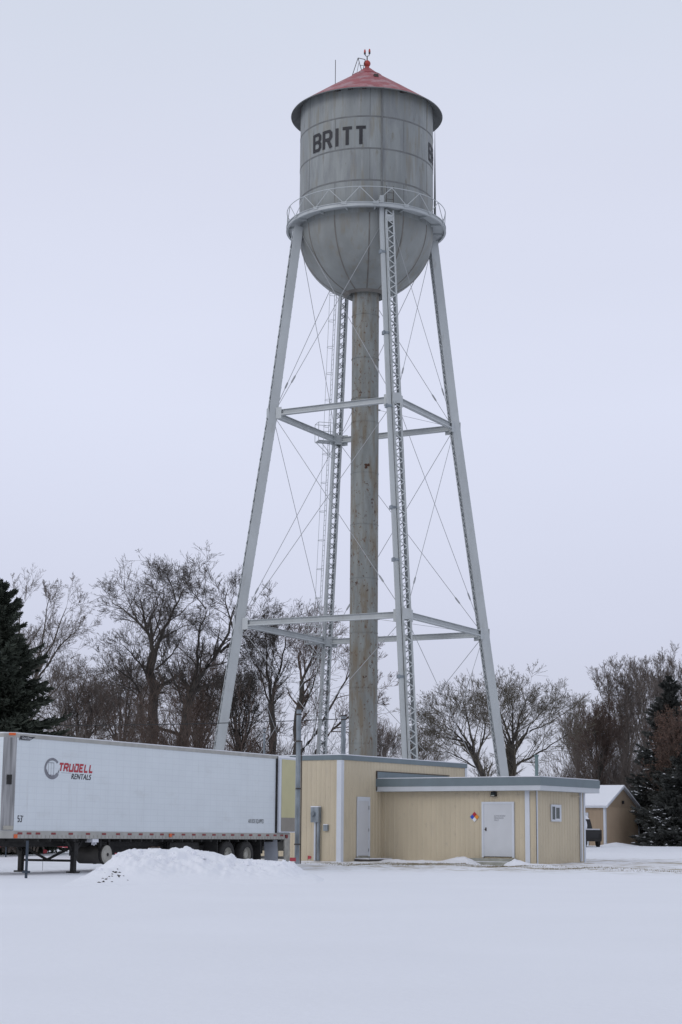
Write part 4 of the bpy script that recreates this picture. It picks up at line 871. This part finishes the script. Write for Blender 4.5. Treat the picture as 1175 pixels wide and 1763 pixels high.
bare_tree('bare_tree', 'dark gnarled bare tree with thick upright trunk, behind the middle of the trailer', ((268-585)/3050*D, D, .45), [
 (s([(268, 1458), (266, 1250), (268, 1190), (264, 1120)]), .42, .26, 0), (s([(264, 1120), (250, 1075), (240, 1035), (228, 985)]), .20, .05, 2), (s([(264, 1125), (278, 1085), (300, 1035), (316, 1000), (338, 968)]), .20, .04, -1.5),
 (s([(252, 1080), (218, 1045), (190, 1025), (168, 1018)]), .13, .03, 1.5), (s([(268, 1195), (248, 1145), (222, 1112), (192, 1095)]), .15, .03, -2), (s([(250, 1250), (242, 1185), (226, 1162), (192, 1142), (165, 1132)]), .17, .04, -1),
 (s([(262, 1115), (256, 1060), (264, 1010), (280, 975)]), .14, .03, 3), (s([(268, 1150), (290, 1125), (305, 1090), (318, 1060)]), .1, .03, 2), (s([(300, 1035), (292, 1000), (275, 970)]), .07, .025, 1)], .42, 1, LOC, twig_r=.0095, base=6.0, squash=(1.06, 1, .96))
s = lambda l: px(118, 310, l)
bare_tree('bare_tree', 'dark leaning bare tree with crooked forked limbs, behind the left tower leg', ((310-585)/3050*118, 118, .45), [
 (s([(305, 1458), (315, 1300), (322, 1240), (330, 1190)]), .45, .3, 0), (s([(330, 1190), (350, 1150), (375, 1118), (392, 1080), (402, 1030), (420, 985)]), .25, .05, -2), (s([(325, 1200), (338, 1140), (338, 1085), (350, 1035), (362, 985)]), .18, .04, 2),
 (s([(375, 1118), (405, 1085), (435, 1055), (462, 1020)]), .13, .03, 2), (s([(322, 1225), (300, 1165), (288, 1130), (300, 1090)]), .12, .03, -2), (s([(350, 1040), (325, 1005), (318, 975)]), .07, .02, 1), (s([(395, 1075), (378, 1020), (385, 970)]), .1, .03, 3), (s([(380, 1110), (420, 1105), (445, 1090)]), .09, .03, -1)], .4, 2, LOC, twig_r=.0095, base=6.0, squash=(1.06, 1, .96))
s = lambda l: px(120, 470, l)
bare_tree('bare_tree', 'slender dark forked bare tree between the left and far tower legs', ((470-585)/3050*120, 120, .45), [
 (s([(472, 1458), (471, 1290), (468, 1215)]), .3, .22, 0), (s([(468, 1218), (460, 1150), (456, 1095), (452, 1050)]), .15, .03, 1), (s([(470, 1215), (482, 1160), (490, 1120), (500, 1080), (507, 1040)]), .15, .03, -1),
 (s([(470, 1235), (452, 1180), (436, 1135), (424, 1105)]), .11, .03, 2), (s([(466, 1200), (470, 1140), (480, 1090)]), .09, .02, -2)], .3, 3, GEN, twig_r=.0095)
s = lambda l: px(116, 515, l)
bare_tree('bare_tree', 'reddish barked bare tree with limbs spreading right behind the riser pipe', ((515-585)/3050*116, 116, .45), [
 (s([(505, 1458), (508, 1300), (514, 1240), (520, 1180)]), .32, .16, 0), (s([(520, 1180), (543, 1125), (552, 1090), (560, 1060)]), .13, .03, 1), (s([(515, 1240), (540, 1190), (550, 1150), (570, 1105)]), .12, .03, -1),
 (s([(510, 1320), (560, 1245), (592, 1180), (630, 1120), (665, 1085)]), .18, .03, 2), (s([(540, 1310), (575, 1260), (610, 1232), (650, 1205), (690, 1180)]), .15, .03, -1), (s([(520, 1180), (512, 1140), (520, 1100)]), .08, .02, 2)], .3, 4, GEN, mats=('bark', 'twig3'), twig_r=.0095)
s = lambda l: px(125, 40, l)
bare_tree('bare_tree', 'tall pale bare tree fanning out behind the dark spruce at the left edge', ((40-585)/3050*125, 125, .5), [
 (s([(40, 1458), (42, 1330), (45, 1250)]), .42, .3, 0), (s([(45, 1250), (62, 1180), (88, 1120), (110, 1050), (122, 990)]), .2, .03, 1), (s([(62, 1190), (100, 1130), (135, 1095), (152, 1060)]), .14, .03, -1),
 (s([(45, 1250), (38, 1150), (30, 1060), (15, 975)]), .2, .03, -1), (s([(42, 1270), (10, 1180), (-20, 1080), (-40, 1000)]), .18, .03, 1), (s([(55, 1210), (70, 1110), (75, 1040), (85, 985)]), .15, .03, 2), (s([(50, 1260), (95, 1200), (130, 1165), (150, 1140)]), .12, .03, 2)], .4, 5, GEN, mats=('bark2', 'twig4'), twig_r=.0095)
s = lambda l: px(122, 880, l)
bare_tree('bare_tree', 'round crowned bare tree rising behind the right tower leg', ((880-585)/3050*122, 122, .5), [
 (s([(880, 1458), (878, 1340), (881, 1275)]), .32, .24, 0), (s([(881, 1278), (868, 1230), (852, 1190), (848, 1165)]), .14, .03, 2), (s([(881, 1278), (893, 1225), (905, 1185), (912, 1160)]), .14, .03, -2), (s([(881, 1300), (907, 1245), (938, 1205), (962, 1185)]), .14, .03, 1),
 (s([(880, 1318), (920, 1292), (962, 1262), (1000, 1235)]), .13, .03, -1), (s([(880, 1290), (862, 1240), (836, 1205), (815, 1180)]), .12, .03, -2), (s([(882, 1270), (882, 1220), (880, 1165)]), .12, .03, 0), (s([(910, 1250), (950, 1230), (990, 1200)]), .08, .02, 3)], .3, 6, GEN, mats=('bark', 'twig2'), twig_r=.0095, base=6.6, squash=(1.04, 1, .93))
s = lambda l: px(117, 835, l)
bare_tree('bare_tree', 'left leaning bare tree behind the slate roof edge, right of the near tower leg', ((835-585)/3050*117, 117, .5), [
 (s([(842, 1458), (832, 1340), (816, 1290)]), .28, .2, 0), (s([(816, 1292), (796, 1262), (770, 1238), (742, 1222)]), .13, .03, 1), (s([(816, 1290), (808, 1240), (800, 1205), (790, 1182)]), .13, .03, -1),
 (s([(800, 1268), (765, 1262), (735, 1258)]), .09, .02, -2), (s([(820, 1300), (836, 1250), (836, 1205), (842, 1175)]), .12, .03, 2), (s([(812, 1280), (788, 1235), (768, 1200)]), .1, .03, 2), (s([(826, 1320), (780, 1290), (738, 1285), (722, 1270)]), .08, .02, 0)], .3, 8, GEN, mats=('bark', 'twig2'), twig_r=.0095, base=6.6, squash=(1.04, 1, .93))
def upright(x0, base, top, spread, n, seed, D):
    rr = random.Random(seed); L_ = [(px(D, x0, [(x0, 1458), (x0+rr.uniform(-3, 3), base)]), .3, .22, 0)]
    for k in range(n):
        f = (k+.5)/n*2-1+rr.uniform(-.1, .1); h = top+abs(f)**2*50+rr.uniform(0, 20)
        L_.append((px(D, x0, [(x0, base+rr.uniform(-20, 25)), (x0+f*spread*.35, base*.65+h*.35), (x0+f*spread*.7, base*.32+h*.68), (x0+f*spread, h)]), .14, .025, rr.uniform(-3, 3)))
    return L_
FAR = [(11, .1, 28, .46, .5, 8, .055, .045, 4, .85), (8, .1, 32, .55, .5, 6, .07, .035, 3, .9), (5, .1, 34, .62, .65, 5, .08, .03, 3, 1)]
bare_tree('bare_tree', 'tall pale many stemmed bare tree above the brown shed roof', ((1075-585)/3050*165, 165, .6), upright(1075, 1330, 1112, 62, 9, 3, 165), .3, 21, FAR+[(3, .2, 36, .7, .7, 4, .09, .03, 3, 1)], mats=('bark2', 'twig4'), twig_r=.0125)
bare_tree('bare_tree', 'tall bare tree at the right edge rising above the right spruce', ((1160-585)/3050*175, 175, .6), upright(1160, 1320, 1100, 55, 8, 9, 175), .3, 22, FAR+[(3, .2, 36, .7, .7, 4, .09, .03, 3, 1)], mats=('bark2', 'twig4'), twig_r=.0125)
bare_tree('bare_tree', 'shorter red brown bushy bare tree behind the shed, left of the pale tall one', ((1030-585)/3050*158, 158, .6), upright(1030, 1360, 1205, 38, 8, 4, 158), .2, 23, FAR+[(3, .2, 36, .7, .7, 4, .09, .03, 3, 1)], mats=('bark', 'twig3'), twig_r=.013)
bare_tree('bare_tree', 'low hazy bare tree in the gap between the near tower leg and riser', ((715-585)/3050*190, 190, .6), upright(715, 1360, 1265, 36, 7, 6, 190), .2, 24, FAR, mats=('bark2', 'twig4'), twig_r=.013)
bare_tree('bare_tree', 'low twiggy bare tree just right of the riser pipe, far behind', ((655-585)/3050*185, 185, .6), upright(655, 1350, 1255, 30, 7, 16, 185), .2, 25, FAR, mats=('bark2', 'twig4'), twig_r=.013)
bare_tree('bare_tree', 'broad low bare tree with snowy brushy twigs left of the gnarled tree', ((135-585)/3050*112, 112, .45), upright(135, 1330, 1165, 55, 9, 12, 112), .2, 26, GEN, mats=('bark', 'twig4'), twig_r=.0095)
bare_tree('bare_tree', 'bushy bare tree filling the space beside the left tower leg base', ((415-585)/3050*126, 126, .45), upright(415, 1320, 1135, 45, 9, 13, 126), .2, 27, GEN, mats=('bark', 'twig'), twig_r=.0105)
bare_tree('bare_tree', 'bushy grey bare tree between the two dark trees behind the trailer', ((215-585)/3050*128, 128, .45), upright(215, 1320, 1125, 55, 9, 15, 128), .2, 28, GEN, mats=('bark', 'twig4'), twig_r=.0105)
bare_tree('bare_tree', 'bushy brown bare tree right behind the leaning dark tree', ((345-585)/3050*130, 130, .45), upright(345, 1320, 1110, 50, 9, 17, 130), .2, 29, GEN, mats=('bark', 'twig3'), twig_r=.0105)
bare_tree('bare_tree', 'pale bare tree between the tall pale tree and the right edge spruce', ((1112-585)/3050*172, 172, .6), upright(1112, 1340, 1128, 50, 9, 19, 172), .2, 30, FAR+[(3, .2, 36, .7, .7, 4, .09, .03, 3, 1)], mats=('bark2', 'twig4'), twig_r=.0125)
bare_tree('bare_tree', 'slim pale bare tree left of the tall pale one above the low roof corner', ((992-585)/3050*178, 178, .6), upright(992, 1350, 1215, 30, 7, 23, 178), .2, 31, FAR, mats=('bark2', 'twig4'), twig_r=.0125)
# brush: many thin stems as one mass
def brush(name, label, spots, seed, mat_, height, stems=9, lv=None, tr_=.010):
    rng = np.random.default_rng(seed); n = len(spots)*stems; c = np.repeat(np.array(spots), stems, 0); P0 = np.c_[c[:, :2]+rng.normal(0, .5, (n, 2)), np.full(n, .3)]
    D0 = norm(np.c_[rng.normal(0, .33, (n, 2)), np.ones(n)]); L_ = rng.uniform(.6, 1.1, n)*c[:, 2]*height; P, Ds = march(rng, P0, D0, L_, 8, .09, .02); R = .045*np.linspace(1, .3, 9)[None]*np.ones((n, 1)); cr_ = [tubes(P, R, 4)]
    for (nc, t0, ang, lr, rr_, seg, wa, trp, sides, tp) in lv or [(8, .1, 30, .38, .55, 6, .08, .04, 3, .9), (5, .1, 34, .55, .65, 5, .1, .03, 3, .9), (3, .1, 36, .65, .7, 4, .1, .02, 3, .9)]:
        p0, d0, L_, r2 = spawn(rng, P, Ds, R, L_, nc, t0, ang, lr, rr_, tp, .3); r2 = np.maximum(r2, tr_); P, Ds = march(rng, p0, d0, L_, seg, wa, trp); R = np.maximum(r2[:, None]*np.linspace(1, .35, seg+1)[None], tr_*.6); cr_.append(tubes(P, R, sides))
    V, F = merge(cr_); tag(np_mesh(name, V, F, mat_), label, kind='stuff')
def X(px_, D): return (px_-585)/3050*D
rr = random.Random(8)
brush('brush_thicket', 'dense red brown brush behind the middle of the trailer', [(X(rr.uniform(225, 400), 104+k % 3*3), 104+k % 3*3+rr.uniform(-1, 1), 1.0 if k % 2 else .75) for k in range(24)], 31, 'twig3', 8.2)
brush('brush_thicket', 'grey brown brush behind the front half of the trailer', [(X(rr.uniform(60, 260), 108), 108+rr.uniform(-3, 3), rr.uniform(.6, .9)) for k in range(22)], 32, 'twig4', 8.0)
brush('brush_thicket', 'dark brush between tower legs above the trailer roof', [(X(rr.uniform(400, 590), 124), 124+rr.uniform(-3, 3), rr.uniform(.6, 1)) for k in range(15)], 33, 'twig', 7.8)
brush('brush_thicket', 'red brown brush in front of the far trees at right', [(X(rr.uniform(985, 1110), 162), 162+rr.uniform(-4, 4), rr.uniform(.6, 1)) for k in range(22)], 34, 'twig4', 9.5, tr_=.013)
brush('distant_woods', 'low belt of distant grey woods along the horizon', [(X(x_, 250), 250+rr.uniform(-10, 10), rr.uniform(.6, 1)) for x_ in range(-60, 1240, 17)], 35, 'twig4', 8.5, stems=5, tr_=.02)
brush('roadside_scrub', 'dark low scrub seen under the trailer nose', [(X(x_, 78), 78+rr.uniform(-.6, .6), rr.uniform(.5, 1)) for x_ in (-30, -12, 2, 10, 22, 70)], 36, 'twig', 1.25, stems=9, tr_=.008)
# spruces
def spruce(name, label, loc, H, Rm, seed, m_, snow=0, z0=.6, nb=520, lean=0):
    rng = np.random.default_rng(seed); t = thing(name, label, 'tree', loc, 0, 'spruces'); b = MB(); b.tube([(0, 0, 0), (0, 0, H*.5), (0, 0, H)], [.3, .17, .02], 8); b.build('trunk', 'bark', t)
    z = z0+(H-z0)*(rng.random(nb)**1.25); f = (H-z)/(H-z0); L_ = Rm*np.minimum(1, f**.72*1.05+.03)*rng.uniform(.5, 1.22, nb)*(1+.12*np.sin(z*2.1+seed)); az = rng.random(nb)*2*np.pi
    P0 = np.c_[np.zeros(nb), np.zeros(nb), z]; D0 = norm(np.c_[np.cos(az), np.sin(az), .42-.75*f]); S = 7
    P, Ds = march(rng, P0, D0, L_, S, .05, .035); R = (.012+.008*L_)[:, None]*np.linspace(1, .2, S+1)[None]; parts = [tubes(P, R, 3)]
    cnt = 84; n = nb; tt = .12+.88*rng.random((n, cnt))**.8; tt = np.minimum(tt, .999); fi = tt*S; i = fi.astype(int); a = fi-i; I = np.arange(n)[:, None]; p = P[I, i]*(1-a[..., None])+P[I, i+1]*a[..., None]; d = norm(Ds[I, i+1])
    side = norm(np.cross(d, np.array([0, 0, 1.])))*np.where(rng.random((n, cnt, 1)) < .5, -1, 1); L2 = L_[:, None]*.34*(1.08-.88*tt)*rng.uniform(.5, 1.2, (n, cnt))+.12
    v = norm(d*.75+side*rng.uniform(.1, .85, (n, cnt, 1))+np.array([0, 0, -.18])+rng.normal(0, .26, (n, cnt, 3)))
    tip = p+v*L2[..., None]; wv = norm(np.cross(v, rng.normal(0, 1, (n, cnt, 3))))*(.022+.045*L2)[..., None]; mid = p+v*L2[..., None]*.45
    Vq = np.stack([p, mid+wv, tip, mid-wv], 2).reshape(-1, 3); Fq = np.arange(len(Vq)).reshape(-1, 4); parts.append((Vq, Fq))
    mid2 = p+v*L2[..., None]*.5+np.array([0, 0, -.06]); wv2 = norm(np.cross(v, wv))*(.02+.04*L2)[..., None]; parts.append((np.stack([p, mid2+wv2, tip, mid2-wv2], 2).reshape(-1, 3), np.arange(len(Vq)).reshape(-1, 4)))
    V, F = merge(parts); np_mesh('crown', V, F, m_, t)
    if snow:
        K = rng.choice(n*cnt, snow, replace=False); pp = p.reshape(-1, 3)[K]; keep = (pp[:, 1] < .5) & (pp[:, 2] < H*.7); pp = pp[keep]; vv = v.reshape(-1, 3)[K][keep]; k = len(pp); vv[:, 2] *= .3
        sd_ = norm(np.cross(vv, np.array([0, 0, 1.]))); sc_ = rng.uniform(.5, 1.7, (len(pp), 1)); a_ = vv*.24*sc_; bb = sd_*.11*sc_; upv = np.array([0, 0, .05]); Vq = np.stack([pp+upv-a_*.3, pp+upv+bb, pp+upv+a_, pp+upv-bb], 1).reshape(-1, 3)
        Vt_ = pp+np.array([0, 0, .12]); V = np.concatenate([Vq, Vt_]); q = np.arange(k)*4; top = k*4+np.arange(k); Fs = np.concatenate([np.stack([q+a1, q+(a1+1) % 4, top], 1) for a1 in range(4)]); np_mesh('snow_clumps', V, Fs, 'snow', t)
    return t
spruce('spruce_tree', 'dense dark green spruce cut by the left edge, behind the trailer', (X(-14, 82), 82, .1), 12.6, 4.1, 3, 'needle', nb=640)
spruce('spruce_tree', 'tall dark spruce beside the brown shed with a little snow on its boughs', (X(1152, 150), 150, .5), 14.0, 3.9, 5, 'needle2', snow=900, nb=620, z0=1.2)
spruce('spruce_tree', 'short wide snowy spruce leaning over the brown shed gable', (X(1138, 146), 147, .5), 7.2, 3.0, 7, 'needle2', snow=2200, nb=420, z0=1.9)
spruce('spruce_tree', 'spruce cut by the right edge of the photo beside the tall one', (X(1190, 141), 141, .5), 8.5, 4.2, 9, 'needle2', snow=900, nb=520, z0=.3)
spruce('spruce_tree', 'low young spruce with boughs to the snow at far right', (X(1150, 139.5), 139.5, .5), 4.2, 2.6, 13, 'needle2', snow=900, nb=260, z0=.1)
bare_tree('oak_tree', 'brown leaved oak holding dead leaves at the right edge', (X(1162, 142.5), 142.5, .5), upright(1162, 1390, 1215, 30, 8, 41, 142.5), .2, 42, FAR, mats=('bark', 'twig3'), leaves=(9000, .12, 'deadleaf'), twig_r=.013)
tr_ob = thing('tree_stump', 'short dark leaning stump among scrub under the trailer nose', 'stump', (X(8, 77), 77, .1)); b = MB(); b.tube([(-.25, 0, -.1), (0, 0, .45), (.25, 0, .95)], [.2, .16, .14], 10); b.build('trunk', 'bark', tr_ob)
print('objects', len(bpy.data.objects), 'polys', sum(len(m_.polygons) for m_ in bpy.data.meshes))
